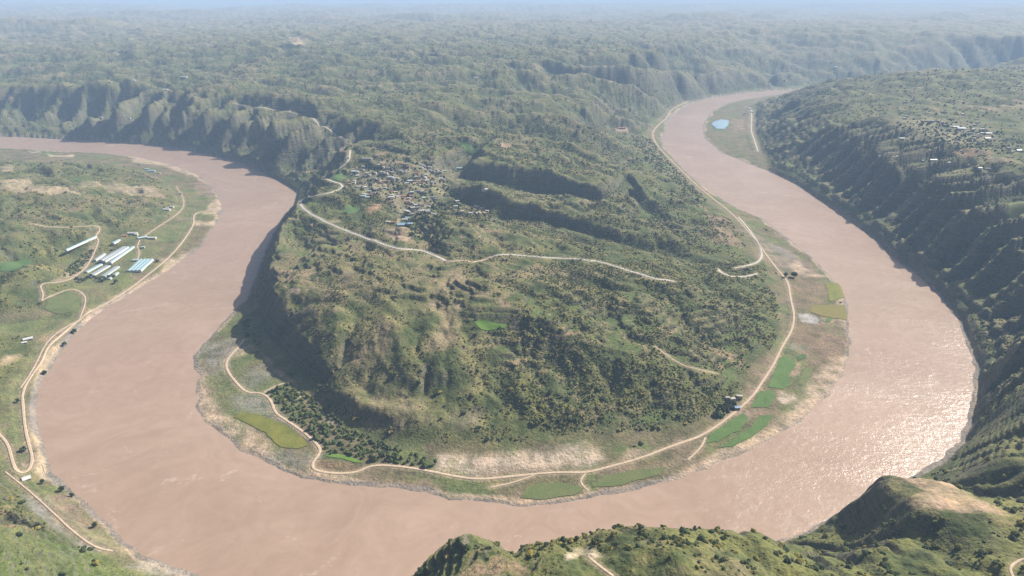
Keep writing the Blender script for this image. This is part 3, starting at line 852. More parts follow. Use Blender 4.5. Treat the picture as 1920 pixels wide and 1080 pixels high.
# thin strips of farmed terraces on the plateaus
tw = smooth(-.10, 0.12, fbm(GX, GY, 420, 2, 50)) * hillm
lev = np.floor((GZ + fbm(GX, GY, 120, 2, 51) * 5) / 6.5)
cell_id = hashf(lev * 7 + np.floor(GX / 130 + n1 * 2), np.floor(GY / 260 + n2), 5)
fieldm = tw * smooth(0.30, .12, SLOPE)
ALB = mixc(ALB, (0.21, 0.175, 0.10), fieldm * (cell_id > .55) * .7)
ALB = mixc(ALB, (0.10, 0.14, 0.045), fieldm * (cell_id < .3) * .7)
ALB = mixc(ALB, (0.27, 0.19, 0.13), fieldm * (cell_id > .88) * .8)
ALB = mixc(ALB, (0.235, 0.185, 0.115), smooth(.12, .45, fbm(GX, GY, 330, 5, 78)) * smooth(2300, 3200, R) * .7)
ALB = mixc(ALB, (0.055, 0.07, 0.03), smooth(.10, .4, fbm(GX, GY, 280, 5, 79)) * smooth(2300, 3200, R) * .7)
# rock and bare loess where it is steep, darkened to stand in for cliff shade
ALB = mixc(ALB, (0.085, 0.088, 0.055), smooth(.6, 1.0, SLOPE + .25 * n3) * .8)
calm_m = calm(GX, GY)
ALB = mixc(ALB, (0.15, 0.165, 0.065), calm_m * (GX > 600) * smooth(-.3, .3, n2 + n1) * .5)
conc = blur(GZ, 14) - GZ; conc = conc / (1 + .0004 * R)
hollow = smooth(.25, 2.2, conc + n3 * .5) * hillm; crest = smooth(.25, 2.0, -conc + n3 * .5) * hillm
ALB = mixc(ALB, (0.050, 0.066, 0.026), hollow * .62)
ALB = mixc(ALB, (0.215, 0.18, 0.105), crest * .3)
veg = np.clip(.5 + .55 * hollow - .3 * crest + 1.6 * n2 + .8 * n1 + .5 * smooth(.15, .5, SLOPE) - .8 * smooth(.8, 1.3, SLOPE), 0, 1)
# left bank hills and bottom-left slope are smooth grass
left = smooth(-300, -520, GX) * smooth(2500, 2200, GY) * (GX < -450 - 0.0)
west = smooth(-560, -640, GX + 0.05 * GY) 
# flats
flat = 1 - hillm
FLATC = np.zeros(ALB.shape); FLATC[:] = (0.145, 0.13, 0.07)
FLATC = mixc(FLATC, (0.20, 0.155, 0.105), smooth(-.1, .3, fbm(GX, GY, 60, 3, 80)))
FLATC = mixc(FLATC, (0.12, 0.15, 0.055), smooth(.0, .3, fbm(GX, GY, 90, 3, 81)) * .8)
ALB = ALB * (1 - flat[..., None]) + FLATC * flat[..., None]
leftm = ((GX < -330) & (GY < 2300) & (GX < -0.30 * GY)).astype(float)
ALB = mixc(ALB, (0.135, 0.16, 0.062), leftm * flat * smooth(-.3, .2, n2) * .7)
veg = veg * np.where(flat > .5, .25 * smooth(.05, .4, fbm(GX, GY, 40, 2, 83)), 1)
# shore: sand then dark wet mud at the edge
sw = 9 + 16 * smooth(-.1, .4, fbm(GX, GY, 150, 2, 84)) + 5 * n3
lowm = smooth(12, 7, GZ)
ALB = mixc(ALB, SAND, smooth(1.0, .5, SH / np.maximum(sw, 3)) * lowm * .75)
ALB = mixc(ALB, MUD, smooth(1.0, .6, SH / (5 + 7 * smooth(-.2, .3, fbm(GX, GY, 80, 2, 86)))) * lowm * .85)
for poly, col, soft, k in patch_w:
    m = soft_poly(GX, GY, poly, soft)
    if m.max() <= 0:
        continue
    s = m > 0
    nz = np.clip((.98 if soft < 2.6 else .78) + .9 * n3[s] + .4 * n2[s], 0, 1)
    a = (m[s] * k * nz)[:, None]
    ALB[s] = ALB[s] * (1 - a) + np.array(col) * a
    veg[s] *= 1 - m[s] * .93
road_m = np.zeros(GX.shape)
for nm, lab, hw, x, y, z in road_w:
    d = poly_dist(GX, GY, list(zip(x, y)), margin=hw + 14)
    road_m = np.maximum(road_m, 1 - smooth(hw + .5, hw + 5 + CELL * .3, d))
ALB = mixc(ALB, (0.33, 0.26, 0.19), road_m * .55)
veg *= 1 - road_m
for lab, poly, k in field_w:
    veg *= 1 - soft_poly(GX, GY, poly, 3.0)
crown_left = smooth(60, -80, GX - .25 * (GY - 1000)) * (GY > 800) * (GY < 1650) * (GX > -600)
ALB = mixc(ALB, (0.20, 0.165, 0.10), crown_left * hillm * smooth(-.25, .3, n2 + n3 * .3) * .42)
veg = veg * (1 - .55 * crown_left)
near_h = (GY < 640 + .33 * GX) & (GX > -230) & (hillm > .5)
veg = np.where(near_h, veg * .42, veg)
ALB = mixc(ALB, (0.135, 0.145, 0.05), near_h * smooth(-.3, .3, n2 + .4 * n3) * .6)
lb = (GX < -330) & (GX < -.30 * GY) & (GY < 2300)
veg = np.where(lb & (GY < 620), veg * .30, np.where(lb, veg * .6, veg))
ALB = mixc(ALB, (0.12, 0.155, 0.05), (lb & (GY < 620)) * hillm * .7)
veg *= smooth(3, 10, SH)
print('land painted', round(time.time() - T0, 1), flush=True)

# ------------------------------------------------------------------ materials
def new_mat(name, rough=0.9, spec=0.2):
    m = bpy.data.materials.new(name); m.use_nodes = True
    b = m.node_tree.nodes['Principled BSDF']
    b.inputs['Roughness'].default_value = rough
    b.inputs['Specular IOR Level'].default_value = spec
    return m, m.node_tree, b
def N(nt, t, **kw):
    n = nt.nodes.new(t)
    for k, v in kw.items():
        setattr(n, k, v)
    return n
def noise(nt, scale, detail=3.0, rough=.55, vec=None, dist=0.0):
    n = N(nt, 'ShaderNodeTexNoise')
    n.inputs['Scale'].default_value = scale; n.inputs['Detail'].default_value = detail
    n.inputs['Roughness'].default_value = rough; n.inputs['Distortion'].default_value = dist
    if vec is not None:
        nt.links.new(vec, n.inputs['Vector'])
    return n
def ramp(nt, fac, stops):
    r = N(nt, 'ShaderNodeValToRGB')
    while len(r.color_ramp.elements) < len(stops):
        r.color_ramp.elements.new(.5)
    for e, (p, c) in zip(r.color_ramp.elements, stops):
        e.position = p; e.color = (c + (1,)) if len(c) == 3 else c
    nt.links.new(fac, r.inputs['Fac'])
    return r
def mixrgb(nt, mode, fac, a, b):
    m = N(nt, 'ShaderNodeMix', data_type='RGBA', blend_type=mode)
    if isinstance(fac, (int, float)):
        m.inputs[0].default_value = fac
    else:
        nt.links.new(fac, m.inputs[0])
    for s, i in ((a, 6), (b, 7)):
        if isinstance(s, tuple):
            m.inputs[i].default_value = s + (1,)
        else:
            nt.links.new(s, m.inputs[i])
    return m.outputs[2]
def geo_pos(nt):
    return N(nt, 'ShaderNodeNewGeometry').outputs['Position']
def math_n(nt, op, a, b=None):
    m = N(nt, 'ShaderNodeMath', operation=op)
    for s, i in ((a, 0), (b, 1)):
        if s is None:
            continue
        if isinstance(s, (int, float)):
            m.inputs[i].default_value = s
        else:
            nt.links.new(s, m.inputs[i])
    return m.outputs[0]
def bump(nt, h, dist, strength, b):
    n = N(nt, 'ShaderNodeBump')
    n.inputs['Distance'].default_value = dist; n.inputs['Strength'].default_value = strength
    nt.links.new(h, n.inputs['Height']); nt.links.new(n.outputs[0], b.inputs['Normal'])
    return n

def land_material():
    m, nt, b = new_mat('land', .95, .12)
    pos = geo_pos(nt)
    at = N(nt, 'ShaderNodeAttribute', attribute_name='cover')
    col = at.outputs['Color']; vg = at.outputs['Alpha']
    nA = noise(nt, 0.03, 6, .62, pos); nB = noise(nt, 0.22, 4, .65, pos); nC = noise(nt, 0.9, 2, .6, pos)
    v = ramp(nt, nA.outputs[0], [(.3, (.62, .66, .62)), (.5, (1, 1, 1)), (.72, (1.32, 1.24, 1.12))])
    col = mixrgb(nt, 'MULTIPLY', 1.0, col, v.outputs[0])
    v2 = ramp(nt, nB.outputs[0], [(.34, (.68, .70, .66)), (.52, (1, 1, 1)), (.7, (1.34, 1.3, 1.2))])
    col = mixrgb(nt, 'MULTIPLY', .9, col, v2.outputs[0])
    # low scrub between the bushes: irregular dark green tufts where the cover is thick
    vor = N(nt, 'ShaderNodeTexVoronoi', feature='F1'); vor.inputs['Scale'].default_value = 0.20
    nt.links.new(pos, vor.inputs['Vector'])
    t = math_n(nt, 'ADD', vor.outputs['Distance'], math_n(nt, 'MULTIPLY', nB.outputs[0], .5))
    t = math_n(nt, 'SUBTRACT', math_n(nt, 'ADD', math_n(nt, 'MULTIPLY', vg, .5), .40), t)
    tuft = ramp(nt, t, [(.0, (0, 0, 0)), (.16, (1, 1, 1))])
    tf = math_n(nt, 'MULTIPLY', tuft.outputs[0], .7)
    gcol = ramp(nt, nC.outputs[0], [(.3, (.042, .058, .023)), (.55, (.078, .09, .033)), (.75, (.14, .135, .045))])
    col = mixrgb(nt, 'MIX', tf, col, gcol.outputs[0])
    # layered rock on steep faces
    g = N(nt, 'ShaderNodeNewGeometry'); sx = N(nt, 'ShaderNodeSeparateXYZ'); nt.links.new(g.outputs['True Normal'], sx.inputs[0])
    steep = ramp(nt, sx.outputs[2], [(.62, (1, 1, 1)), (.80, (0, 0, 0))])
    mp = N(nt, 'ShaderNodeMapping'); mp.inputs['Scale'].default_value = (.008, .008, .22); nt.links.new(pos, mp.inputs[0])
    st = noise(nt, 1.0, 5, .6, mp.outputs[0], .3)
    rock = ramp(nt, st.outputs[0], [(.36, (.055, .058, .042)), (.46, (.16, .145, .115)), (.52, (.075, .078, .055)), (.6, (.20, .175, .14)), (.7, (.09, .09, .065))])
    rf = math_n(nt, 'MULTIPLY', steep.outputs[0], .72)
    rf = math_n(nt, 'MULTIPLY', rf, ramp(nt, nA.outputs[0], [(.4, (.35, .35, .35)), (.6, (1, 1, 1))]).outputs[0])
    col = mixrgb(nt, 'MIX', rf, col, rock.outputs[0])
    nt.links.new(col, b.inputs['Base Color'])
    h = math_n(nt, 'ADD', math_n(nt, 'MULTIPLY', nB.outputs[0], 2.2), math_n(nt, 'MULTIPLY', tuft.outputs[0], 1.0))
    h = math_n(nt, 'ADD', h, math_n(nt, 'MULTIPLY', math_n(nt, 'MULTIPLY', st.outputs[0], steep.outputs[0]), 5.0))
    h = math_n(nt, 'ADD', h, math_n(nt, 'MULTIPLY', nA.outputs[0], 4.0))
    bump(nt, h, 1.0, 1.0, b)
    return m
LAND = land_material()

def sheet(name, verts, faces, mat, cover=None, uvless=True):
    me = bpy.data.meshes.new(name)
    V = np.asarray(verts, np.float32); F = np.asarray(faces, np.int32)
    me.vertices.add(len(V)); me.vertices.foreach_set('co', V.ravel())
    me.loops.add(F.size); me.loops.foreach_set('vertex_index', F.ravel())
    me.polygons.add(len(F)); k = F.shape[1]
    me.polygons.foreach_set('loop_start', np.arange(0, F.size, k, dtype=np.int32))
    me.polygons.foreach_set('loop_total', np.full(len(F), k, np.int32))
    me.polygons.foreach_set('use_smooth', np.ones(len(F), bool))
    me.update(calc_edges=True)
    if cover is not None:
        a = me.color_attributes.new('cover', 'FLOAT_COLOR', 'POINT')
        a.data.foreach_set('color', np.asarray(cover, np.float32).ravel())
    me.materials.append(mat)
    o = bpy.data.objects.new(name, me); C.objects.link(o)
    return o

idx = np.arange(nr * nt).reshape(nr, nt)
quads = np.stack([idx[:-1, :-1], idx[:-1, 1:], idx[1:, 1:], idx[1:, :-1]], -1)
quads = quads[..., ::-1]
# region of every quad, so that each piece of country is an object of its own
cx = GX[:-1, :-1]; cy = GY[:-1, :-1]; cz = GZ[:-1, :-1]; cs = SD[:-1, :-1]; cr = np.hypot(cx, cy)
foot_w = [unproj(a, b, FL) for a, b in FOOT]
pen = in_poly(cx, cy, foot_w + [foot_w[0]]) if False else None
REG = np.zeros(cx.shape, int)                              # 0 plateau country
hill_poly = [unproj(a, b, FL) for a, b in FOOT if b > 380] + [unproj(1200, 470, 30), unproj(1000, 440, 60), unproj(800, 430, 95), unproj(600, 390, 92)][:]
hill_poly = [unproj(a, b, FL) for a, b in FOOT[:FOOT.index((1350, 383)) + 1]] + [unproj(1240, 470, 40), unproj(1000, 462, 84), unproj(840, 440, 100), unproj(640, 400, 96), unproj(566, 376, 92), unproj(520, 440, 84)]
near = cr < 3300
REG[in_poly(cx, cy, hill_poly)] = 1                        # peninsula hill
REG[(cs > -400) & (cz < 7.9) & near] = 2                   # flats and shores
REG[(cx > -220) & (cy < 760) & (cz >= 7.9) & (cs > 0) & (cy < 640 + cx * .33)] = 3   # near hills
REG[(cx < -300) & (cz >= 7.9) & near & (cx < -.33 * cy) & (cy < 2200)] = 4           # left bank hills
REG[cr > 5200] = 5
names = [('plateau_hills', 'green dissected plateau with ravines and terraces beyond the river loop'),
         ('peninsula_hill', 'scrub covered hill inside the river loop with dark western slope'),
         ('river_flat', 'flat brown and sandy ground between the river and the hill feet'),
         ('foreground_hill', 'green near hills and headland above the water at the bottom'),
         ('left_bank_hills', 'low terraced grassy hills on the left bank'),
         ('distant_hills', 'rows of far hazy blue hills up to the horizon')]
FLV = np.stack([GX, GY, GZ], -1).reshape(-1, 3)
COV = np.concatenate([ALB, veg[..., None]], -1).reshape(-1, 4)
qf = quads.reshape(-1, 4); rf_ = REG.ravel()
for k, (nm, lab) in enumerate(names):
    f = qf[rf_ == k]
    if not len(f):
        continue
    u, inv = np.unique(f, return_inverse=True)
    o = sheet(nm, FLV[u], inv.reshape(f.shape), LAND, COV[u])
    o['kind'] = 'structure'; o['label'] = lab

# ------------------------------------------------------------------ the river
def water_material():
    m, nt, b = new_mat('river_water', .7, 0.0)
    pos = geo_pos(nt)
    a = noise(nt, .0032, 5, .6, pos, 1.2)
    c = ramp(nt, a.outputs[0], [(.32, (.310, .217, .160)), (.52, (.338, .241, .180)), (.70, (.375, .272, .208))])
    st = noise(nt, .018, 5, .62, pos, 2.6)
    v = ramp(nt, st.outputs[0], [(.35, (.94, .93, .92)), (.5, (1, 1, 1)), (.68, (1.07, 1.07, 1.07))])
    col = mixrgb(nt, 'MULTIPLY', 1.0, c.outputs[0], v.outputs[0])
    f = noise(nt, .011, 7, .74, pos, 1.6); g = noise(nt, .16, 4, .7, pos, .4)
    foam = ramp(nt, math_n(nt, 'ADD', math_n(nt, 'MULTIPLY', f.outputs[0], .72), math_n(nt, 'MULTIPLY', g.outputs[0], .28)), [(.575, (0, 0, 0)), (.66, (1, 1, 1))])
    col = mixrgb(nt, 'MIX', math_n(nt, 'MULTIPLY', foam.outputs[0], .38), col, (.60, .50, .44))
    nt.links.new(col, b.inputs['Base Color'])
    b.inputs['Coat Weight'].default_value = .85; b.inputs['Coat IOR'].default_value = 1.33; b.inputs['Coat Roughness'].default_value = .25
    w1 = noise(nt, .10, 3, .6, pos, .3); w2 = noise(nt, .42, 3, .75, pos)
    patch = ramp(nt, noise(nt, .006, 4, .6, pos, 1.0).outputs[0], [(.35, (.45, .45, .45)), (.65, (1.2, 1.2, 1.2))])
    h = math_n(nt, 'ADD', math_n(nt, 'MULTIPLY', w1.outputs[0], 1.1), math_n(nt, 'MULTIPLY', w2.outputs[0], .45))
    h = math_n(nt, 'MULTIPLY', h, patch.outputs[0])
    n = N(nt, 'ShaderNodeBump'); n.inputs['Distance'].default_value = 1.0; n.inputs['Strength'].default_value = 1.0
    nt.links.new(h, n.inputs['Height']); nt.links.new(n.outputs[0], b.inputs['Coat Normal'])
    return m
WATER = water_material()
def flat_mesh(name, verts, mat, z):
    me = bpy.data.meshes.new(name)
    from mathutils.geometry import tessellate_polygon
    tris = tessellate_polygon([[Vector((x, y, 0)) for x, y in verts]])
    me.from_pydata([(x, y, z) for x, y in verts], [], [tuple(t) for t in tris])
    me.update()
    for p in me.polygons:
        if p.normal.z < 0:
            p.flip()
    me.materials.append(mat)
    o = bpy.data.objects.new(name, me); C.objects.link(o)
    return o
me = bpy.data.meshes.new('river')
nx_, ny_ = 40, 24
vx = np.linspace(-9000, 12000, nx_); vy = np.linspace(-200, 7200, ny_)
vv = [(a, b_, 0.0) for b_ in vy for a in vx]
ff = [(j * nx_ + i, j * nx_ + i + 1, (j + 1) * nx_ + i + 1, (j + 1) * nx_ + i) for j in range(ny_ - 1) for i in range(nx_ - 1)]
me.from_pydata(vv, [], ff); me.materials.append(WATER)
river = bpy.data.objects.new('river', me); C.objects.link(river)
river['kind'] = 'structure'; river['label'] = 'wide muddy brown river looping round the peninsula'

# ------------------------------------------------------------------ air
hz = bpy.data.meshes.new('haze')
b0 = (-41000, -19000, -6.0); b1 = (41000, 46000, 660.0)
hv = [(x, y, z) for z in (b0[2], b1[2]) for y in (b0[1], b1[1]) for x in (b0[0], b1[0])]
hz.from_pydata(hv, [], [(0, 2, 3, 1), (4, 5, 7, 6), (0, 1, 5, 4), (2, 6, 7, 3), (0, 4, 6, 2), (1, 3, 7, 5)])
hm = bpy.data.materials.new('haze'); hm.use_nodes = True
hn = hm.node_tree; hn.nodes.remove(hn.nodes['Principled BSDF'])
pv = hn.nodes.new('ShaderNodeVolumePrincipled')
pv.inputs['Color'].default_value = (0.46, 0.67, 1.0, 1)
pv.inputs['Density'].default_value = HAZE_DENSITY = 0.000078
pv.inputs['Anisotropy'].default_value = 0.0
hn.links.new(pv.outputs[0], hn.nodes['Material Output'].inputs['Volume'])
hz.materials.append(hm)
haze = bpy.data.objects.new('haze', hz); C.objects.link(haze)
haze['kind'] = 'stuff'; haze['label'] = 'pale blue haze filling the air over the whole landscape'
print('terrain built', round(time.time() - T0, 1), flush=True)
# ------------------------------------------------------------------ helpers for things
def link(o): C.objects.link(o); return o
def flat_mat(name, col, rough=.8, spec=.2, var=.12, scale=.6, metal=0.0):
    m, nt, b = new_mat(name, rough, spec)
    n = noise(nt, scale, 4, .6, geo_pos(nt))
    lo = tuple(c * (1 - var) for c in col); hi = tuple(min(1, c * (1 + var)) for c in col)
    r = ramp(nt, n.outputs[0], [(.35, lo), (.65, hi)])
    nt.links.new(r.outputs[0], b.inputs['Base Color'])
    b.inputs['Metallic'].default_value = metal
    return m
M = dict(
    concrete=flat_mat('pale_concrete', (.42, .39, .34), .9, .15, .14, .25),
    dirt=flat_mat('pale_dirt', (.46, .36, .26), .95, .1, .16, .3),
    block=flat_mat('barrier_concrete', (.62, .60, .55), .85, .2, .08, 1),
    wall=flat_mat('plaster_wall', (.50, .46, .40), .9, .1, .15, 1),
    brickw=flat_mat('brick_wall', (.36, .20, .14), .9, .1, .15, 1),
    white=flat_mat('white_roof', (.60, .60, .59), .5, .3, .05, .6),
    blue=flat_mat('blue_steel_roof', (.30, .46, .62), .45, .4, .08, .6),
    cyan=flat_mat('pale_blue_roof', (.42, .56, .60), .45, .4, .08, .6),
    tile=flat_mat('grey_tile_roof', (.27, .26, .25), .85, .2, .2, 1),
    redtile=flat_mat('red_tile_roof', (.38, .20, .14), .85, .2, .2, 1),
    film=flat_mat('greenhouse_film', (.30, .34, .36), .35, .5, .10, .35),
    filmb=flat_mat('blue_greenhouse_film', (.26, .38, .42), .35, .5, .08, .35),
    dark=flat_mat('dark_opening', (.03, .03, .03), .6, .3, .1, 1),
    frame=flat_mat('steel_frame', (.30, .32, .33), .5, .4, .1, 1),
    trunk=flat_mat('bark', (.09, .065, .045), .9, .1, .2, 2),
    stone=flat_mat('pale_stone', (.38, .34, .29), .9, .15, .25, .5),
)
def leaf_mat(name, stops, rough=.85):
    m, nt, b = new_mat(name, rough, .15)
    oi = N(nt, 'ShaderNodeObjectInfo')
    r = ramp(nt, oi.outputs['Random'], stops)
    n = noise(nt, 1.1, 3, .65, geo_pos(nt))
    v = ramp(nt, n.outputs[0], [(.3, (.6, .62, .6)), (.7, (1.35, 1.3, 1.2))])
    c = mixrgb(nt, 'MULTIPLY', 1.0, r.outputs[0], v.outputs[0])
    nt.links.new(c, b.inputs['Base Color'])
    bump(nt, n.outputs[0], .6, .8, b)
    return m
LEAF = leaf_mat('scrub_leaves', [(0, (.040, .056, .022)), (.30, (.060, .078, .028)), (.55, (.095, .105, .035)), (.78, (.150, .145, .042)), (.93, (.24, .20, .045)), (1, (.19, .15, .075))])
DARKLEAF = leaf_mat('dark_leaves', [(0, (.022, .038, .016)), (1, (.045, .065, .024))])
ORCH = leaf_mat('orchard_leaves', [(0, (.045, .07, .025)), (.5, (.075, .10, .032)), (1, (.12, .135, .04))])

class MB:
    def __init__(s): s.v = []; s.f = []
    def box(s, cx, cy, cz, sx, sy, sz, rot=0.0):
        n = len(s.v); c, d = math.cos(rot), math.sin(rot)
        for z in (-.5, .5):
            for y in (-.5, .5):
                for x in (-.5, .5):
                    a, b = x * sx, y * sy
                    s.v.append((cx + a * c - b * d, cy + a * d + b * c, cz + z * sz))
        for q in ((0, 2, 3, 1), (4, 5, 7, 6), (0, 1, 5, 4), (2, 6, 7, 3), (0, 4, 6, 2), (1, 3, 7, 5)):
            s.f.append(tuple(n + i for i in q))
        return s
    def add(s, verts, faces):
        n = len(s.v); s.v += verts; s.f += [tuple(n + i for i in f) for f in faces]; return s
    def mesh(s, name, mat, smooth_=False):
        me = bpy.data.meshes.new(name); me.from_pydata(s.v, [], s.f)
        me.materials.append(mat)
        if smooth_:
            me.polygons.foreach_set('use_smooth', [True] * len(me.polygons))
        me.update(); return me
def ob(name, me, parent=None, loc=(0, 0, 0), rz=0.0, sc_=None):
    o = link(bpy.data.objects.new(name, me)); o.location = loc; o.rotation_euler = (0, 0, rz)
    if sc_: o.scale = sc_
    if parent: o.parent = parent
    return o
def tag(o, label=None, cat=None, group=None, kind=None):
    if label: o['label'] = label
    if cat: o['category'] = cat
    if group: o['group'] = group
    if kind: o['kind'] = kind
    return o
def empty(name, loc, rz=0.0):
    o = link(bpy.data.objects.new(name, None)); o.location = loc; o.rotation_euler = (0, 0, rz); o.empty_display_size = .5
    return o

# ------------------------------------------------------------------ roads and tracks
def ribbon(name, label, x, y, hw, mat, lift=.2):
    t = np.stack([np.gradient(x), np.gradient(y)], 1); t /= np.maximum(np.hypot(t[:, 0], t[:, 1])[:, None], 1e-6)
    nx, ny = -t[:, 1], t[:, 0]
    w = hw * (1 + .18 * fbm(x, y, 40, 2, 120))
    off = np.linspace(-1, 1, 5)
    px = x[:, None] + nx[:, None] * off * w[:, None]; py = y[:, None] + ny[:, None] * off * w[:, None]
    pz = ground(px, py)
    R_ = np.hypot(px, py)
    zc = ground(x, y)[:, None]
    pz = np.maximum(np.minimum(pz, zc + 1.2), zc - .4) + lift + R_ * .00012
    k = len(x)
    V = np.stack([px, py, pz], -1).reshape(-1, 3)
    # skirts so that the edge is a real step
    E0 = V.reshape(k, 5, 3)[:, 0].copy(); E1 = V.reshape(k, 5, 3)[:, -1].copy(); E0[:, 2] -= 1.0; E1[:, 2] -= 1.0
    A = np.concatenate([E0[:, None], V.reshape(k, 5, 3), E1[:, None]], 1).reshape(-1, 3)
    idx = np.arange(k * 7).reshape(k, 7)
    F = np.stack([idx[:-1, :-1], idx[:-1, 1:], idx[1:, 1:], idx[1:, :-1]], -1).reshape(-1, 4)
    F = F[:, ::-1]
    o = sheet(name, A, F, mat)
    return tag(o, label, kind='structure')
for nm, lab, hw, x, y, z in road_w:
    q = densify(list(zip(x, y)), 5.0)
    xx = np.array([a[0] for a in q]); yy = np.array([a[1] for a in q])
    ribbon(nm, lab, xx, yy, hw if nm == 'road' else hw * .78, M['concrete'] if nm == 'road' else M['dirt'])

# low concrete barrier blocks along the outer edge of the cliff road
blk = MB().box(0, 0, .55, 4.4, .7, 1.5).mesh('concrete_block', M['block'])
def barrier(road_i, label, s0, s1, side, step=8.0):
    nm, lab, hw, x, y, z = road_w[road_i]
    q = np.array(densify(list(zip(x, y)), 2.0)); seg = np.hypot(*np.diff(q, axis=0).T); cum = np.concatenate([[0], np.cumsum(seg)])
    tot = cum[-1]; d = s0 * tot
    first = True; root = None
    while d < s1 * tot:
        i = min(int(np.searchsorted(cum, d)), len(q) - 2)
        tx, ty = (q[min(i + 2, len(q) - 1)] - q[max(i - 2, 0)]); l = math.hypot(tx, ty) or 1
        ax = q[i][0] + side * -ty / l * (hw + .3); ay = q[i][1] + side * tx / l * (hw + .3)
        az = float(ground(ax, ay)); zr = float(ground(q[i][0], q[i][1]))
        if root is None:
            root = empty('roadside_barrier', (ax, ay, zr)); tag(root, label, 'barrier'); base = np.array((ax, ay, zr))
        ob('concrete_block', blk, root, (ax - base[0], ay - base[1], zr - base[2] + .35), math.atan2(ty, tx))
        d += step
barrier(1, 'dashed line of white blocks edging the pale road past the neck of the peninsula', .30, .97, 1)
barrier(2, 'row of pale blocks along the road crossing the middle of the hill', .02, .98, 1, 11.0)

# ------------------------------------------------------------------ fields and pond
def field_mat(name, c1, c2, row=.9):
    m, nt, b = new_mat(name, .9, .12)
    pos = geo_pos(nt)
    n = noise(nt, .05, 5, .65, pos); n2_ = noise(nt, .6, 3, .6, pos)
    w = N(nt, 'ShaderNodeTexWave', wave_type='BANDS'); w.inputs['Scale'].default_value = .16; w.inputs['Distortion'].default_value = 1.5
    nt.links.new(pos, w.inputs['Vector'])
    r = ramp(nt, n.outputs[0], [(.32, c1), (.68, c2)])
    v = ramp(nt, n2_.outputs[0], [(.3, (.75, .75, .75)), (.7, (1.22, 1.2, 1.15))])
    c = mixrgb(nt, 'MULTIPLY', 1.0, r.outputs[0], v.outputs[0])
    v2 = ramp(nt, w.outputs[0], [(.2, (.86, .86, .84)), (.8, (1.08, 1.08, 1.06))])
    c = mixrgb(nt, 'MULTIPLY', 1.0, c, v2.outputs[0])
    nt.links.new(c, b.inputs['Base Color']); bump(nt, n2_.outputs[0], .8, .6, b)
    return m
FM = dict(g=field_mat('green_crop', (.075, .135, .04), (.11, .175, .055)), f=field_mat('faded_crop', (.10, .135, .05), (.15, .165, .07)),
          y=field_mat('yellow_green_crop', (.13, .15, .035), (.21, .20, .045)), m=field_mat('mustard_crop', (.20, .165, .05), (.17, .16, .05)),
          d=field_mat('dark_crop', (.06, .11, .04), (.08, .13, .045)), b=field_mat('bright_crop', (.10, .20, .035), (.15, .24, .05)))
def drape(name, poly, mat, lift, step=3.5):
    poly = densify(poly, 4.0, True)
    Pn = np.array([p[:2] for p in poly])
    nz = fbm(Pn[:, 0], Pn[:, 1], 14, 2, 130) * 3.0
    c = Pn.mean(0); dv = Pn - c; Pn = Pn + dv / np.maximum(np.hypot(*dv.T)[:, None], 1) * nz[:, None]
    lo, hi = Pn.min(0), Pn.max(0)
    st = max(step, math.sqrt((hi - lo).prod() / 2500))
    gx, gy = np.meshgrid(np.arange(lo[0], hi[0], st), np.arange(lo[1], hi[1], st))
    ins = in_poly(gx, gy, [tuple(p) for p in Pn]) & (poly_dist(gx, gy, [tuple(p) for p in Pn], True) > st * .5)
    v2d = [Vector(p) for p in Pn] + [Vector((a, b)) for a, b in zip(gx[ins], gy[ins])]
    nb = len(Pn)
    r = delaunay_2d_cdt(v2d, [], [list(range(nb))], 1, 1e-3)
    xs = np.array([v[0] for v in r[0]]); ys = np.array([v[1] for v in r[0]])
    zs = ground(xs, ys) + lift + np.hypot(xs, ys) * .0001
    me = bpy.data.meshes.new(name); me.from_pydata(list(zip(xs, ys, zs)), [], [tuple(f) for f in r[2]])
    me.materials.append(mat); me.update()
    for p in me.polygons:
        if p.normal.z < 0: p.flip()
    me.polygons.foreach_set('use_smooth', [True] * len(me.polygons))
    return link(bpy.data.objects.new(name, me))
for lab, poly, k in field_w:
    o = drape('crop_field', poly, FM[k], .55)
    tag(o, lab, kind='structure')
pm, pnt, pb = new_mat('pond_water', .12, .5)
pn = noise(pnt, .05, 3, .5, geo_pos(pnt)); pr = ramp(pnt, pn.outputs[0], [(.3, (.20, .34, .44)), (.7, (.27, .42, .52))]); pnt.links.new(pr.outputs[0], pb.inputs['Base Color'])
o = drape('pond', pond_w, pm, 1.0, 12); tag(o, 'small pale blue pond on the flat inside the upper right bend', kind='structure')

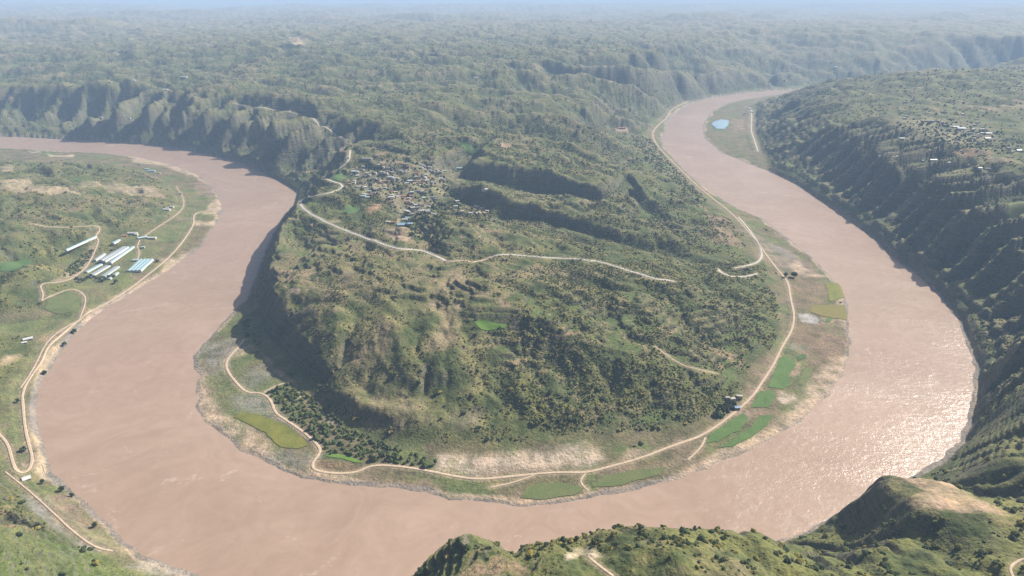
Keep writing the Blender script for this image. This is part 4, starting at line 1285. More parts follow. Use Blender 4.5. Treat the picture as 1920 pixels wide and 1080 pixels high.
# ------------------------------------------------------------------ buildings
def gable(w, d, h, rise, over=.5, th=.25):
    """roof of two slabs over a w x d plan, ridge along x"""
    hw_, hd = w / 2 + over, d / 2 + over
    v = [(-hw_, -hd, h - .15), (hw_, -hd, h - .15), (hw_, 0, h + rise), (-hw_, 0, h + rise), (hw_, hd, h - .15), (-hw_, hd, h - .15)]
    v2 = [(a, b, c - th) for a, b, c in v]
    f = [(0, 1, 2, 3), (3, 2, 4, 5), (9, 8, 7, 6), (11, 10, 8, 9), (0, 6, 7, 1), (5, 4, 10, 11), (0, 3, 9, 6), (3, 5, 11, 9), (1, 7, 8, 2), (2, 8, 10, 4)]
    return v + v2, f
_hc = {}
def house_meshes(w, d, h, kind):
    key = (round(w), round(d), round(h), kind)
    if key in _hc: return _hc[key]
    w, d, h = key[:3]
    roofm = {'g': 'tile', 'r': 'redtile', 'w': 'white', 'b': 'blue', 'c': 'cyan', 'f': 'white', 'l': 'wall'}[kind]
    wallm = 'brickw' if kind in 'r' else 'wall'
    if kind in 'fl':       # flat slab roof with a parapet
        wl = MB().box(0, 0, h / 2 - 1, w, d, h + 2)
        rf = MB().box(0, 0, h + .15, w + .5, d + .5, .3)
        pp = MB().box(0, d / 2 + .1, h + .55, w + .5, .3, .5).box(0, -d / 2 - .1, h + .55, w + .5, .3, .5)
        meshes = [('wall', wl.mesh('wall', M[wallm])), ('roof', rf.mesh('roof', M[roofm])), ('parapet', pp.mesh('parapet', M['wall']))]
    else:
        rise = d * .22
        wl = MB().box(0, 0, h / 2 - 1.2, w, d, h + 2)
        n = len(wl.v)
        wl.add([(-w / 2, -d / 2, h - .2), (-w / 2, d / 2, h - .2), (-w / 2, 0, h + rise - .35), (w / 2, -d / 2, h - .2), (w / 2, d / 2, h - .2), (w / 2, 0, h + rise - .35)], [(1, 0, 2), (3, 4, 5)])
        v, f = gable(w, d, h, rise)
        rf = MB().add(v, f)
        rg = MB().box(0, 0, h + rise + .05, w + .8, .4, .25)
        meshes = [('wall', wl.mesh('wall', M[wallm])), ('roof', rf.mesh('roof', M[roofm])), ('roof_ridge', rg.mesh('roof_ridge', M[roofm]))]
    dr = MB().box(w * .08, -d / 2 - .06, 1.05, 1.2, .12, 2.1).mesh('door', M['dark'])
    wd = MB().box(0, 0, 0, 1.4, .12, 1.2).mesh('window', M['dark'])
    _hc[key] = (meshes, dr, wd, key)
    return _hc[key]
SPOTS = []
def house(px, py, w, d, kind, label, rz=0.0, h=3.2, group=None, name='house', pt=None):
    x, y = pt if pt else P(px, py)
    g = float(min(ground(x, y), ground(x + w * .3, y + d * .3) + .5, ground(x - w * .3, y - d * .3) + .5))
    g = max(g, float(ground(x, y)) - 1.2) + .2
    meshes, dr, wd, key = house_meshes(w, d, h, kind)
    r = empty(name, (x, y, g), rz)
    for nm, me in meshes: ob(nm, me, r)
    ob('door', dr, r)
    if w > 7:
        for k in (-.32, .32):
            ob('window', wd, r, (key[0] * k, -key[1] / 2 - .06, 1.7))
    SPOTS.append((x, y, max(w, d) * .8))
    return tag(r, label, 'house' if name == 'house' else name.replace('_', ' '), group)
VG = 'houses of the village on the neck of the peninsula'
house(50, 898, 9, 9, 'w', 'small white roofed shed at the end of the dirt track by the lower left shore', .7, 3, name='shed')
house(53, 637, 15, 8, 'w', 'white roofed farmhouse in the green fields at the left edge', .6)
house(46, 644, 8, 5, 'w', 'low white annexe beside the lone farmhouse at the left edge', .6, name='shed')
vil = [ # (crop px, crop py, w, d, kind, what)
 (840,826,26,14,'b','large pale blue steel roofed hall on the bare yard at the foot of the village'),
 (908,822,14,13,'b','square blue roofed annexe beside the large blue hall'),
 (860,776,14,7,'f','flat white roofed house right behind the large blue hall'),
 (895,750,16,7,'c','pale blue roofed house two rows behind the large blue hall'),
 (870,685,16,8,'f','white flat roofed house above the blue hall among dark trees'),
 (1090,685,13,7,'f','white flat roofed house east of the blue hall yard'),
 (715,338,18,9,'w','bright white house in the middle of the upper village'),
 (770,352,16,8,'l','tan house joined to the bright white house of the upper village'),
 (915,378,16,12,'f','tall white house at the crossing in the middle of the village'),
 (1220,350,13,8,'w','white house at the right end of the village'),
 (1245,366,14,6,'l','long low house in front of the white one at the village right end'),
 (1400,250,26,9,'c','pale blue roofed house alone beside the ravine right of the village'),
 (725,540,18,9,'w','white gabled house standing alone in the lower village'),
 (1060,345,12,12,'l','sandy coloured courtyard house near the village top right'),
 (1130,275,22,7,'g','long grey roofed house along the top right of the village'),
 (1375,642,11,7,'f','white box house left of the hamlet on the ravine edge'),
 (1585,636,15,9,'f','white house at the back of the hamlet on the ravine edge'),
 (1640,655,14,9,'l','tan house in the middle of the hamlet on the ravine edge'),
 (1580,708,20,7,'w','long white roofed house in front of the hamlet on the ravine edge'),
 (1525,706,10,6,'w','short white roofed house at the front left of the ravine hamlet'),
 (1440,694,9,6,'f','small white cube house west of the ravine hamlet'),
 (1692,684,10,7,'l','tan house on the right end of the ravine hamlet'),
 (440,533,14,8,'c','pale blue roofed house at the left of the lower village'),
 (520,515,9,7,'r','small reddish house beside the pale blue one in the lower village'),
 (385,437,13,6,'w','white house beside the lane leading off the hairpin'),
 (1768,775,5,4,'l','tiny pale hut among the bushes below the ravine hamlet'),
 (290,148,6,5,'f','small white hut on the edge of the cliff road'),
]
for a, b, w, d, k, lab in vil:
    house(600 + a / 5.4, 270 + b / 5.4, w, d, k, lab, RNG.uniform(-.25, .25) + (.25 if k == 'b' else 0), 4.2 if k in 'bf' else 3.4)
_rv = random.Random(99)
adj = [('g', 'grey tiled farmhouse'), ('l', 'tan flat roofed farmhouse'), ('r', 'red tiled farmhouse'), ('f', 'white flat roofed farmhouse'), ('w', 'white roofed farmhouse')]
rest = [(430,265),(340,262),(360,245),(440,235),(380,325),(460,330),(500,320),(690,280),(735,292),(820,275),(860,280),(640,235),(840,205),(870,208),(1050,225),(1065,235),(1110,240),(1190,258),(1220,290),(1180,262),(600,370),(650,385),(690,385),(560,300),(880,402),(960,380),(1005,388),(1030,400),(1075,320),(1080,378),(260,437),(345,402),(300,412),(470,520),(480,545),(540,500),(560,470),(740,490),(770,495),(930,495),(1000,485),(1040,490),(860,535),(900,560),(1050,550),(1130,545),(1170,560),(880,600),(930,600),(970,625),(1000,650),(1030,625),(1030,675),(1100,640),(1150,710),(935,710),(690,800),(740,800),(1390,585),(1680,465),(1660,470),(400,60),(540,40),(560,60),(1260,275)]
rest += [(_rv.uniform(330, 1180), _rv.uniform(215, 560)) for _ in range(34)] + [(_rv.uniform(860, 1150), _rv.uniform(560, 720)) for _ in range(10)]
where = {'w': 'scattered through the village on the neck', 'g': 'in the village on the neck of the peninsula', 'l': 'among the trees of the village on the neck', 'r': 'among the trees of the village on the neck', 'f': 'among the trees of the village on the neck'}
for i, (a, b) in enumerate(rest):
    k, lab = adj[i % 5]
    house(600 + a / 5.4, 270 + b / 5.4, RNG.uniform(8, 13), RNG.uniform(5.5, 8), k, lab + ' one of several ' + where[k], RNG.uniform(-.5, .5), RNG.uniform(3, 4), lab + 's of the village')
# the school-like building with rows of pillars near the cliff road
house(688, 299, 34, 9, 'l', 'long tan building with a row of openings behind the cliff road', -.05, 5)
# right-hand plateau village
rv = [(60,190,'f','white house at the far left of the right plateau hamlet',20,9),(130,222,'l','tan house right of the leftmost white house of the right plateau',16,8),(345,212,'f','small white house alone on the upper right plateau',11,8),
 (665,160,'f','lone white house highest on the right plateau slope',9,7),(870,210,'l','long tan house on the terraces of the right plateau',28,8),(1020,400,'w','long white shed next to the blue hall on the right plateau',26,10),
 (1095,418,'b','long blue roofed hall in the middle of the right plateau village',34,14),(1362,432,'f','large white house right of the blue hall on the right plateau',22,11),(1440,482,'w','long white roofed house below the large white house at right',26,8),
 (1425,546,'w','white gabled house lowest on the right side of the right plateau village',24,10),(340,547,'c','pale cyan roofed house in the trees left on the right plateau',22,8),(740,820,'w','long white shed on the cliff edge of the right plateau',30,8),
 (615,832,'f','small white hut left of the long shed on the cliff edge',10,6),(1030,590,'l','pale house standing at the dark trees below the right village',14,10),(1820,700,'w','white house among the terraces at the right edge',18,9),
 (1705,670,'f','white house on the red terrace near the right edge',14,8),(1440,935,'l','long tan house on the lower terraces at right',24,8),(1330,920,'w','low white roofed house left of the long tan one on the lower terraces',14,7)]
for a, b, k, lab, w, d in rv:
    house(1640 + a / 6.75, 180 + b / 6.75, w * .75, d * .8, k, lab, RNG.uniform(-.2, .2), 4)
for i, (a, b) in enumerate([(690,325),(735,328),(790,328),(845,345),(1250,430),(1300,345),(1270,375),(1282,300),(1365,480),(1300,495),(1270,515),(1160,550),(380,290),(400,265),(480,60),(390,80),(1115,240),(560,245),(940,850),(940,430),(1210,480),(1745,715),(70,768),(35,380)]):
    house(1640 + a / 6.75, 180 + b / 6.75, RNG.uniform(10, 15), RNG.uniform(6, 9), 'fl'[i % 2], ('white' if i % 2 == 0 else 'tan') + ' flat roofed house scattered over the village on the right plateau', RNG.uniform(-.4, .4), 3.8, ('white' if i % 2 == 0 else 'tan') + ' houses of the right plateau village')
for i, (a, b, w, d, k, lab) in enumerate([(1405,204,22,9,'w','white house at the top end of the straight lane by the pond'),(1410,211,16,8,'c','pale blue roofed house where the straight lane by the pond ends'),(1398,213,12,8,'f','low white house west of the lane end by the pond'),
        (1394,216,10,7,'l','tan hut at the field corner by the pond'),(1408,200,10,7,'f','small white house behind the others at the lane end by the pond'),
        (313,394,22,10,'w','white roofed farm building below the terraces of the left bank'),(322,389,14,8,'c','pale blue roofed house beside the farm lane on the left bank'),
        (284,322,26,9,'b','blue roofed house near the sandy shore of the upper left bank'),(276,318,14,7,'c','pale blue roofed house left of the blue roofed one on the upper left bank'),(262,309,9,6,'f','small white hut at the end of the row on the upper left bank'),(298,326,9,6,'l','tan hut right of the blue roofed house on the upper left bank'),
        (314,392,8,6,'l','tan lean-to beside the white farm building on the left bank'),(339,364,8,6,'f','small white hut beside the farm lane on the left bank'),
        (1382,767,8,5,'b','tiny blue roofed hut at the edge of the eastern riverside track'),(1386,746,9,5,'l','pale stone house among trees above the eastern riverside track'),(1374,751,7,5,'l','tan flat house beside the stone house above the riverside track'),(1364,749,6,4,'l','low tan ruin at the left of the riverside houses'),
        (1310,34,60,22,'w','far white roofed complex alone in the hazy hills'),(310,169,30,12,'w','far white building on the plateau above the upper left cliffs'),(345,145,40,14,'w','far white sheds in the hills of the upper left'),(1567,126,26,14,'w','far white house above the end of the river'),(893,146,24,12,'w','far white house in the middle hills'),(686,186,24,10,'l','pale house on the plateau north of the village'),(1165,241,34,12,'r','red roofed house on the flat by the upper river bend'),(1192,219,22,9,'l','tan house below the slope of the upper river bend'),
        (205,155,24,10,'f','far white house at the upper left among fields'),(250,152,18,9,'b','far blue roofed house beside the white one at the upper left'),(189,221,18,8,'f','white hut on a spur of the upper left cliffs'),(242,222,14,8,'l','pale hut on the second spur of the upper left cliffs')]):
    house(a, b, w, d, k, lab, RNG.uniform(-.3, .3), 4)

# ------------------------------------------------------------------ greenhouses and long sheds on the left bank
def greenhouse(c0, c1, wpx, label, film='film', spans=1, height=3.6):
    a = P(100 + c0[0] / 7.71, 400 + c0[1] / 7.71); b = P(100 + c1[0] / 7.71, 400 + c1[1] / 7.71)
    ln = math.hypot(b[0] - a[0], b[1] - a[1]); rz = math.atan2(b[1] - a[1], b[0] - a[0])
    w = wpx
    g = max(float(ground(*a)), float(ground(*b)), float(ground((a[0] + b[0]) / 2, (a[1] + b[1]) / 2))) - .2
    r = empty('greenhouse', (a[0], a[1], g), rz)
    sw = w / spans; n = 8
    for s_ in range(spans):
        y0 = -w / 2 + s_ * sw
        prof = [(y0 + sw * (.5 - .5 * math.cos(math.pi * i / n)), 1.6 + (height - 1.6) * math.sin(math.pi * i / n)) for i in range(n + 1)]
        m = MB(); k = max(2, int(ln / 8))
        m.add([(ln * j / k, y, z) for j in range(k + 1) for y, z in prof], [(j * (n + 1) + i, (j + 1) * (n + 1) + i, (j + 1) * (n + 1) + i + 1, j * (n + 1) + i + 1) for j in range(k) for i in range(n)])
        rf = ob('roof', m.mesh('roof', M[film], True), r)
        rb = MB()
        for j in range(k + 1):
            for i in range(n):
                y, z = prof[i]; y2, z2 = prof[i + 1]
                rb.add([(ln * j / k - .12, y, z + .06), (ln * j / k + .12, y, z + .06), (ln * j / k + .12, y2, z2 + .06), (ln * j / k - .12, y2, z2 + .06),
                        (ln * j / k - .12, y, z - .1), (ln * j / k + .12, y, z - .1), (ln * j / k + .12, y2, z2 - .1), (ln * j / k - .12, y2, z2 - .1)], [(0, 1, 2, 3), (0, 3, 7, 4), (1, 5, 6, 2)])
        ob('hoops', rb.mesh('hoops', M['frame']), rf)
        for xx in (0.02, ln - .02):
            e = MB(); e.add([(xx, y, z - .05) for y, z in prof] + [(xx, prof[0][0], -1.5), (xx, prof[-1][0], -1.5)], [tuple(range(n + 1)) + (n + 2, n + 1)])
            ob('end_wall', e.mesh('end_wall', M['white']), r)
    wl = MB().box(ln / 2, -w / 2, .05, ln - .2, .2, 3.1).box(ln / 2, w / 2, .05, ln - .2, .2, 3.1)
    ob('side_wall', wl.mesh('side_wall', M['block']), r)
    SPOTS.append((a[0], a[1], 12)); SPOTS.append((b[0], b[1], 12)); SPOTS.append(((a[0] + b[0]) / 2, (a[1] + b[1]) / 2, ln * .4))
    return tag(r, label, 'greenhouse')
greenhouse((200,620), (610,345), 8, 'long narrow pale blue greenhouse standing alone left of the others', 'filmb')
greenhouse((860,465), (950,390), 10, 'short pale blue greenhouse at the back of the block', 'filmb')
greenhouse((600,700), (740,590), 8, 'narrow white greenhouse beside the track at the left of the block')
greenhouse((690,722), (1030,492), 12, 'long white greenhouse in the back row, next to the blue edged one')
greenhouse((740,732), (1075,492), 8, 'second long greenhouse in the back row squeezed between its neighbours')
greenhouse((820,742), (1150,490), 9, 'long blue edged greenhouse on the green field side of the back row', 'filmb')
greenhouse((470,862), (690,745), 10, 'pale blue greenhouse at the front left of the block', 'filmb')
greenhouse((510,930), (790,765), 14, 'wide white greenhouse in the front row behind the dark hedge')
greenhouse((715,925), (925,780), 14, 'white greenhouse third in the front row, blue edged end', 'film')
greenhouse((800,960), (925,868), 9, 'short greenhouse at the front right corner of the block', 'film')
greenhouse((1165,850), (1350,685), 34, 'broad pale blue greenhouse of joined spans standing by the shore track', 'filmb', 4, 4.0)
def shed_at(cx, cy, w, d, k, lab, rz):
    house(100 + cx / 7.71, 400 + cy / 7.71, w, d, k, lab, rz, 4.2, name='shed')
shed_at(1150, 300, 24, 9, 'w', 'bright white shed with a short wing behind the greenhouse block', 0)
shed_at(1205, 318, 7, 8, 'w', 'short white wing at the end of the bright white shed', 0)
shed_at(1290, 362, 22, 9, 'c', 'pale blue roofed shed right of the bright white one', .6)
shed_at(1418, 368, 26, 9, 'l', 'tan roofed shed at the right end of the farm', .02)
shed_at(1302, 502, 8, 6, 'c', 'tiny pale hut right of the linking track', .2)
shed_at(1190, 690, 11, 7, 'c', 'small blue grey shed behind the broad greenhouse', .3)
shed_at(1030, 335, 12, 8, 'r', 'pinkish red roofed shed left of the bright white shed', .4)

# ------------------------------------------------------------------ bushes and trees
def blob(seed, sub=2, flat_=.8, rough=.28):
    import bmesh
    bm = bmesh.new(); bmesh.ops.create_icosphere(bm, subdivisions=sub, radius=1.0)
    for v in bm.verts:
        p = v.co
        k = 1 + rough * math.sin(p.x * 5.1 + seed) * math.cos(p.y * 4.7 + seed * 1.7) + rough * .8 * math.sin(p.z * 6.3 + seed * .6 + p.x * 3)
        v.co = Vector((p.x * k, p.y * k, p.z * k * flat_))
    vs = [tuple(v.co) for v in bm.verts]; fs = [tuple(v.index for v in f.verts) for f in bm.faces]
    bm.free(); return vs, fs
def bush_mesh(seed, mat, clumps=5, sub=2):
    r = random.Random(seed); m = MB()
    for i in range(clumps):
        v, f = blob(r.uniform(0, 20), sub)
        a = r.uniform(0, 6.28); d = 0 if i == 0 else r.uniform(.45, .85); s_ = r.uniform(.5, .8) if i else .85
        z = .55 if i == 0 else r.uniform(.25, .7)
        m.add([(x * s_ + d * math.cos(a), y * s_ + d * math.sin(a), zz * s_ + z) for x, y, zz in v], f)
    return m.mesh('bush', mat, False)
def tree(px, py, h, w, label, mat=None, seed=0, pt=None, group=None, squat=1.0):
    x, y = pt if pt else P(px, py); g = float(ground(x, y))
    r = random.Random(seed); root = empty('tree', (x, y, g), r.uniform(0, 6))
    t = MB(); n = 7
    rings = [(0, .045 * h), (.3, .032 * h), (.62, .02 * h), (.85, .008 * h)]
    t.add([(q * math.cos(6.283 * i / n) + zf * h * .04, q * math.sin(6.283 * i / n), zf * h - (.6 if zf == 0 else 0)) for zf, q in rings for i in range(n)],
          [(j * n + i, j * n + (i + 1) % n, (j + 1) * n + (i + 1) % n, (j + 1) * n + i) for j in range(3) for i in range(n)])
    for k in range(5):
        a = r.uniform(0, 6.28); z0 = h * r.uniform(.3, .5); z1 = z0 + h * .25; d = w * .3
        t.add([(.02 * h, 0, z0), (-.02 * h, .02 * h, z0), (0, -.02 * h, z0), (d * math.cos(a), d * math.sin(a), z1)], [(0, 1, 3), (1, 2, 3), (2, 0, 3)])
    ob('trunk', t.mesh('trunk', M['trunk']), root)
    c = MB()
    for i in range(26):
        v, f = blob(r.uniform(0, 30), 1, .8, .35)
        a = r.uniform(0, 6.28); zz = r.uniform(.36, .92); rad = w * .5 * math.sqrt(max(.05, 1 - ((zz - .6) / .42) ** 2)) * r.uniform(.35, .85)
        s_ = w * r.uniform(.13, .22)
        c.add([(p * s_ + rad * math.cos(a), q * s_ + rad * math.sin(a), u * s_ + zz * h * squat) for p, q, u in v], f)
    ob('crown', c.mesh('crown', mat or DARKLEAF), root)
    SPOTS.append((x, y, w * .5))
    return tag(root, label, 'tree', group)
tree(1488, 520, 13, 15, 'larger dark round tree of the pair beside the eastern riverside track', seed=1)
tree(1473, 519, 10, 10, 'smaller dark tree of the pair touching the eastern riverside track', seed=2)
tree(45, 848, 9, 9, 'dark round tree beside the dirt track above the white roofed shed', seed=3)
tree(117, 922, 8, 9, 'dark bushy tree on the bank right of the white roofed shed', seed=4)
tree(136, 931, 6, 6, 'small tree next to the bushy one on the lower left bank', seed=5)
tree(80, 906, 6, 6, 'small tree among rubble just right of the white roofed shed', seed=6)
tree(178, 988, 7, 7, 'dark tree on the scrubby strip along the lower left shore', seed=7)
tree(140, 625, 9, 10, 'dark tree on the shore just below the left bank gully mouth', seed=8)
tree(122, 648, 8, 8, 'dark tree on the left shore beside the grey rocks', seed=9)
tree(84, 702, 7, 8, 'dark tree at the left waterline by the pale boulder', seed=10)
tree(34, 754, 6, 7, 'dark tree left of the dirt track bend at the left edge', seed=11)
tree(714, 856, 8, 8, 'dark tree left of two standing on the stony shore road bend', seed=12)
tree(729, 862, 7, 7, 'dark tree right of two standing on the stony shore road bend', seed=13)
tree(816, 870, 8, 6, 'slender dark tree at the left edge of the pale quarry', seed=14)
tree(465, 605, 9, 9, 'green tree at the foot of the dark western cliff', ORCH, 15)
tree(486, 648, 9, 9, 'green tree where the sandy strip starts under the cliff', ORCH, 16)
tree(295, 492, 7, 8, 'dark tree by the shore corner of the broad greenhouse', seed=17)
tree(218, 531, 9, 10, 'dark tree in front of the greenhouse block', seed=18)
for i in range(14):
    px = 196 + i * 5.4 - 52; py = 524 + 4.5 * math.sin(i * .9)
    tree(px, py, 6 + (i % 3), 8, 'dark tree of the hedge row standing in front of the greenhouses', seed=30 + i, group='dark hedge row in front of the greenhouses')

# where scrub grows: drawn from the cover map
def scatter_points(n_try, seed, rmin, rmax, thr=.0, only=None, amin=-44, amax=44):
    rg = np.random.default_rng(seed)
    r = np.sqrt(rg.uniform(rmin ** 2, rmax ** 2, n_try)); t = np.radians(rg.uniform(amin, amax, n_try))
    x = r * np.sin(t); y = r * np.cos(t)
    i = np.clip(np.searchsorted(RR, r) - 1, 0, nr - 2); j = np.clip(np.searchsorted(TH, t) - 1, 0, nt - 2)
    v = veg[i, j]; clump = .5 + 1.2 * perlin(x / 14, y / 14, 140)
    keep = rg.uniform(0, 1, n_try) < np.clip(v * clump * 1.25 - thr, 0, 1)
    keep &= SD[i, j] > 4
    x = x[keep]; y = y[keep]
    for sx, sy, sr in SPOTS:
        m = (np.abs(x - sx) < sr) & (np.abs(y - sy) < sr)
        if m.any():
            k = ~(m & (np.hypot(x - sx, y - sy) < sr * .75)); x = x[k]; y = y[k]
    return x, y
# the bushes that show largest, each its own object
bushes = [bush_mesh(50 + i, (LEAF, LEAF, DARKLEAF)[i % 3], 5, 1) for i in range(6)]
bx, by = scatter_points(60000, 5, 480, 1100, .05)
u_, v_ = project(bx, by, ground(bx, by))
vis = (u_ > 0) & (u_ < 1920) & (v_ > 700) & (v_ < 1078)
bx, by, u_, v_ = bx[vis], by[vis], u_[vis], v_[vis]
dd = np.sqrt(bx ** 2 + by ** 2 + (CAMZ - ground(bx, by)) ** 2)
rgb = np.random.default_rng(77)
bs = rgb.uniform(1.3, 2.6, len(bx)) * (1 + .5 * (rgb.uniform(0, 1, len(bx)) > .85))
order = np.argsort(-(bs / dd))[:300]
usedb = set(order.tolist())
def where_is(x, y, u, v):
    if v > 960 and x > -220 or (x > 300 and y < 900):
        for cond, w in ((u < 830, 'on the steep left flank of the leftmost near hill'), (u < 960 and v < 1030, 'on the rounded top of the leftmost near hill'), (u < 1040, 'on the saddle between the leftmost knoll and the bare patch'),
                        (u < 1180 and v > 1015, 'around the bare patch on the near hill'), (u < 1450 and v < 1015, 'along the crest of the near hills against the river'), (u < 1450, 'on the open slope right of the bare patch'),
                        (u < 1640 and v < 1020, 'on the shaded slope dropping to the river left of the headland'), (u < 1640, 'in the hollow between the near hills and the headland'), (v < 900, 'on the spur beyond the headland'),
                        (v < 975, 'beside the dry tan terrace of the headland'), (u > 1820, 'near the bend of track in the lower right corner'), (True, 'on the green slope below the dry terrace')):
            if cond:
                return ('bush ' + w, 'bushes ' + w)
    if x < -300:
        w = 'on the grassy slope in the lower left corner' if v > 930 else 'on the left bank near the water'
        return ('bush ' + w, 'bushes ' + w)
    w = 'at the hill foot behind the pale quarry' if 800 < u < 1140 else ('on the left part of the southern hill slope' if u <= 800 else 'on the right part of the southern hill slope')
    return ('bush ' + w, 'bushes ' + w)
for k in order:
    g = float(ground(bx[k], by[k])); i = int(rgb.integers(0, 6))
    o = ob('bush', bushes[i], None, (bx[k], by[k], g - .15 * bs[k]), rgb.uniform(0, 6.28), (bs[k], bs[k], bs[k] * rgb.uniform(.8, 1.2)))
    l, gr = where_is(bx[k], by[k], u_[k], v_[k])
    tag(o, ('dark green ' if i % 3 == 2 else 'mixed green ') + l, 'bush', ('dark ' if i % 3 == 2 else 'mixed green ') + gr)

def scatter_object(name, label, x, y, smin, smax, mat, seed, squash=.85):
    """thousands of bushes as one object: small leafy lumps instanced on points"""
    rg = np.random.default_rng(seed)
    z = ground(x, y)
    me = bpy.data.meshes.new(name)
    me.vertices.add(len(x)); me.vertices.foreach_set('co', np.stack([x, y, z], 1).astype(np.float32).ravel())
    a = me.attributes.new('size', 'FLOAT', 'POINT')
    s_ = rg.uniform(smin, smax, len(x)) * (1 + .7 * (rg.uniform(0, 1, len(x)) > .93)); a.data.foreach_set('value', s_.astype(np.float32))
    me.update()
    o = link(bpy.data.objects.new(name, me)); tag(o, label, kind='stuff')
    ng = bpy.data.node_groups.new(name, 'GeometryNodeTree')
    ng.interface.new_socket('Geometry', in_out='INPUT', socket_type='NodeSocketGeometry')
    ng.interface.new_socket('Geometry', in_out='OUTPUT', socket_type='NodeSocketGeometry')
    L_ = ng.links.new; nn = ng.nodes.new
    gi = nn('NodeGroupInput'); go = nn('NodeGroupOutput')
    inst = nn('GeometryNodeInstanceOnPoints'); L_(gi.outputs[0], inst.inputs['Points'])
    join = nn('GeometryNodeGeometryToInstance')
    for k in range(4):
        ico = nn('GeometryNodeMeshIcoSphere'); ico.inputs['Subdivisions'].default_value = 2; ico.inputs['Radius'].default_value = 1.0
        setp = nn('GeometryNodeSetPosition'); L_(ico.outputs['Mesh'], setp.inputs['Geometry'])
        nz = nn('ShaderNodeTexNoise'); nz.noise_dimensions = '4D'; nz.inputs['W'].default_value = k * 3.7 + seed; nz.inputs['Scale'].default_value = 1.5; nz.inputs['Detail'].default_value = 2
        sub = nn('ShaderNodeVectorMath'); sub.operation = 'SUBTRACT'; sub.inputs[1].default_value = (.5, .5, .35)
        scl = nn('ShaderNodeVectorMath'); scl.operation = 'SCALE'; scl.inputs['Scale'].default_value = 2.1
        L_(nz.outputs['Color'], sub.inputs[0]); L_(sub.outputs[0], scl.inputs[0]); L_(scl.outputs[0], setp.inputs['Offset'])
        tr = nn('GeometryNodeTransform'); tr.inputs['Scale'].default_value = (1, 1, squash); L_(setp.outputs[0], tr.inputs['Geometry'])
        sm = nn('GeometryNodeSetMaterial'); sm.inputs['Material'].default_value = mat; L_(tr.outputs[0], sm.inputs['Geometry'])
        L_(sm.outputs[0], join.inputs[0])
    L_(join.outputs[0], inst.inputs['Instance']); inst.inputs['Pick Instance'].default_value = True
    rv = nn('FunctionNodeRandomValue'); rv.data_type = 'INT'; rv.inputs['Min'].default_value = 0; rv.inputs['Max'].default_value = 3
    L_([q for q in rv.outputs if q.type == 'INT'][0], inst.inputs['Instance Index'])
    rr = nn('FunctionNodeRandomValue'); rr.data_type = 'FLOAT_VECTOR'; rr.inputs[0].default_value = (0, 0, 0); rr.inputs[1].default_value = (.3, .3, 6.28)
    L_(rr.outputs[0], inst.inputs['Rotation'])
    na = nn('GeometryNodeInputNamedAttribute'); na.data_type = 'FLOAT'; na.inputs['Name'].default_value = 'size'
    L_(na.outputs['Attribute'], inst.inputs['Scale'])
    L_(inst.outputs[0], go.inputs[0])
    md = o.modifiers.new('scatter', 'NODES'); md.node_group = ng
    return o
def orchard_rows(x0, x1, y0, y1, sp, seed, thr):
    """bushes planted in bent rows, one direction per plot"""
    rg = np.random.default_rng(seed)
    a, b = np.meshgrid(np.arange(x0, x1, sp), np.arange(y0, y1, sp * 1.25)); a = a.ravel(); b = b.ravel()
    a = a + fbm(a, b, 160, 2, 160) * 34; b = b + fbm(a, b, 160, 2, 161) * 34
    a = a + rg.normal(0, sp * .13, a.shape); b = b + rg.normal(0, sp * .13, b.shape)
    r = np.hypot(a, b); t = np.arctan2(a, b)
    i = np.clip(np.searchsorted(RR, r) - 1, 0, nr - 2); j = np.clip(np.searchsorted(TH, t) - 1, 0, nt - 2)
    k = rg.uniform(0, 1, a.shape) < np.clip(veg[i, j] * (1.1 + 1.2 * perlin(a / 60, b / 60, 170)) - thr, 0, .92)
    k &= (SD[i, j] > 4) & (GZ[i, j] > 9)
    a, b = a[k], b[k]
    for sx, sy, sr in SPOTS:
        m = np.hypot(a - sx, b - sy) > sr * .75; a = a[m]; b = b[m]
    return a, b
xo, yo = orchard_rows(-650, 900, 780, 2100, 6.2, 31, .05)
scatter_object('orchard_bushes', 'rows of orchard bushes dotting the peninsula hill', xo, yo, .9, 1.6, LEAF, 6, .9)
x1, y1 = scatter_points(150000, 21, 450, 1500, .2)
scatter_object('scrub', 'dense mixed green and yellow scrub covering the near slopes', x1, y1, .7, 1.7, LEAF, 3)
x2, y2 = scatter_points(170000, 22, 1500, 2900, .15)
scatter_object('woodland', 'orchards and scrub dotting the plateau around the village and the far cliffs', x2, y2, 1.1, 2.3, LEAF, 4)
x3, y3 = scatter_points(90000, 23, 2900, 6500, .2)
scatter_object('far_woodland', 'thin scrub dotting the farther hills', x3, y3, 1.6, 3.4, LEAF, 5)
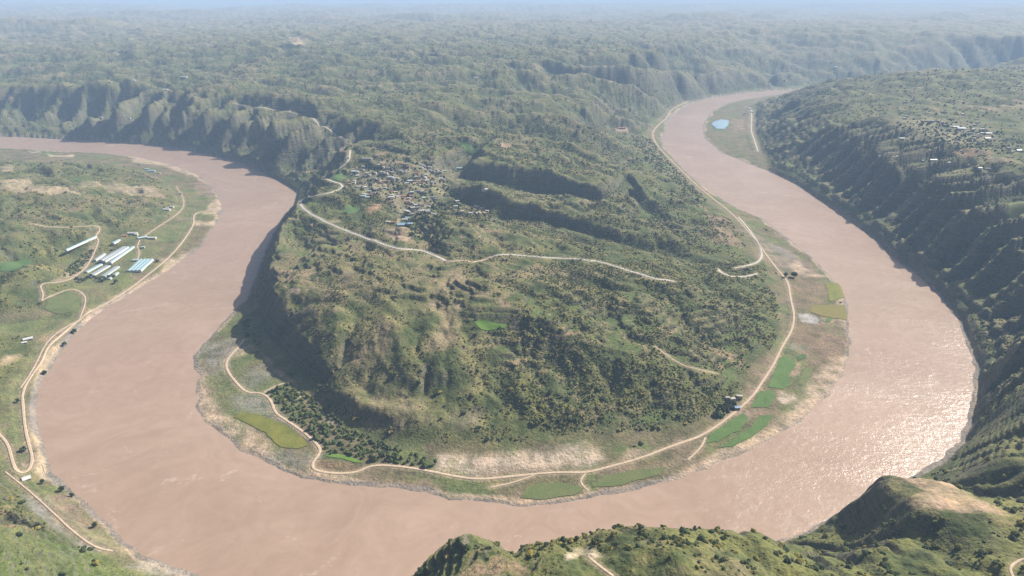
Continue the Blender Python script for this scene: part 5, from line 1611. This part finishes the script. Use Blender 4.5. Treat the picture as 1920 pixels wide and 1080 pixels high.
# groves round the villages and on the green flat under the western cliff
def grove(polys, n, smin, smax, mat, name, label, seed, step=None):
    rg = np.random.default_rng(seed); X_ = []; Y_ = []
    for pxs, k in polys:
        w = [P(a, b) for a, b in pxs]; A_ = np.array(w); lo, hi = A_.min(0), A_.max(0)
        m = int(k); x = rg.uniform(lo[0], hi[0], m * 3); y = rg.uniform(lo[1], hi[1], m * 3)
        i_ = in_poly(x, y, w); x = x[i_][:m]; y = y[i_][:m]; X_.append(x); Y_.append(y)
    x = np.concatenate(X_); y = np.concatenate(Y_)
    for sx, sy, sr in SPOTS:
        k_ = np.hypot(x - sx, y - sy) > sr * .8; x = x[k_]; y = y[k_]
    rm = np.zeros(x.shape)
    for nm, lab, hw, rx, ry, rz in road_w:
        d = poly_dist(x, y, list(zip(rx, ry)), margin=12); k_ = d > hw + 2; x = x[k_]; y = y[k_]
    scatter_object(name, label, x, y, smin, smax, mat, seed, 1.0)
grove([([(500,735),(546,716),(600,760),(660,805),(740,838),(800,858),(800,875),(700,865),(620,850),(600,830),(560,795),(520,765)], 560),
       ([(460,600),(478,640),(470,640),(452,610)], 20)], 0, 1.8, 3.2, ORCH, 'orchard', 'dark green orchard on the flat between the track and the western hill foot', 8)
grove([([(660,310),(820,310),(870,350),(860,400),(760,400),(700,370),(660,350)], 520), ([(750,400),(800,400),(860,440),(820,460),(770,440)], 260), ([(880,370),(930,385),(920,410),(880,410)], 60),
       ([(1690,235),(1760,225),(1840,250),(1830,280),(1760,290),(1700,270)], 260), ([(1660,250),(1720,215),(1800,225),(1880,240),(1900,290),(1800,300),(1700,285)], 260), ([(1380,745),(1350,760),(1330,790),(1380,775)], 60)], 0, 1.8, 3.4, DARKLEAF, 'village_trees', 'dark trees growing between the houses of both villages', 9)
grove([([(1190,250),(1222,262),(1260,310),(1330,380),(1300,380),(1230,320),(1180,270)], 700), ([(130,500),(160,470),(180,470),(150,510),(120,520)], 120)], 0, 1.6, 3.0, ORCH, 'riverside_orchard', 'green orchard on the slope foot along the upper riverside track', 10)

print('objects', round(time.time() - T0, 1), flush=True)
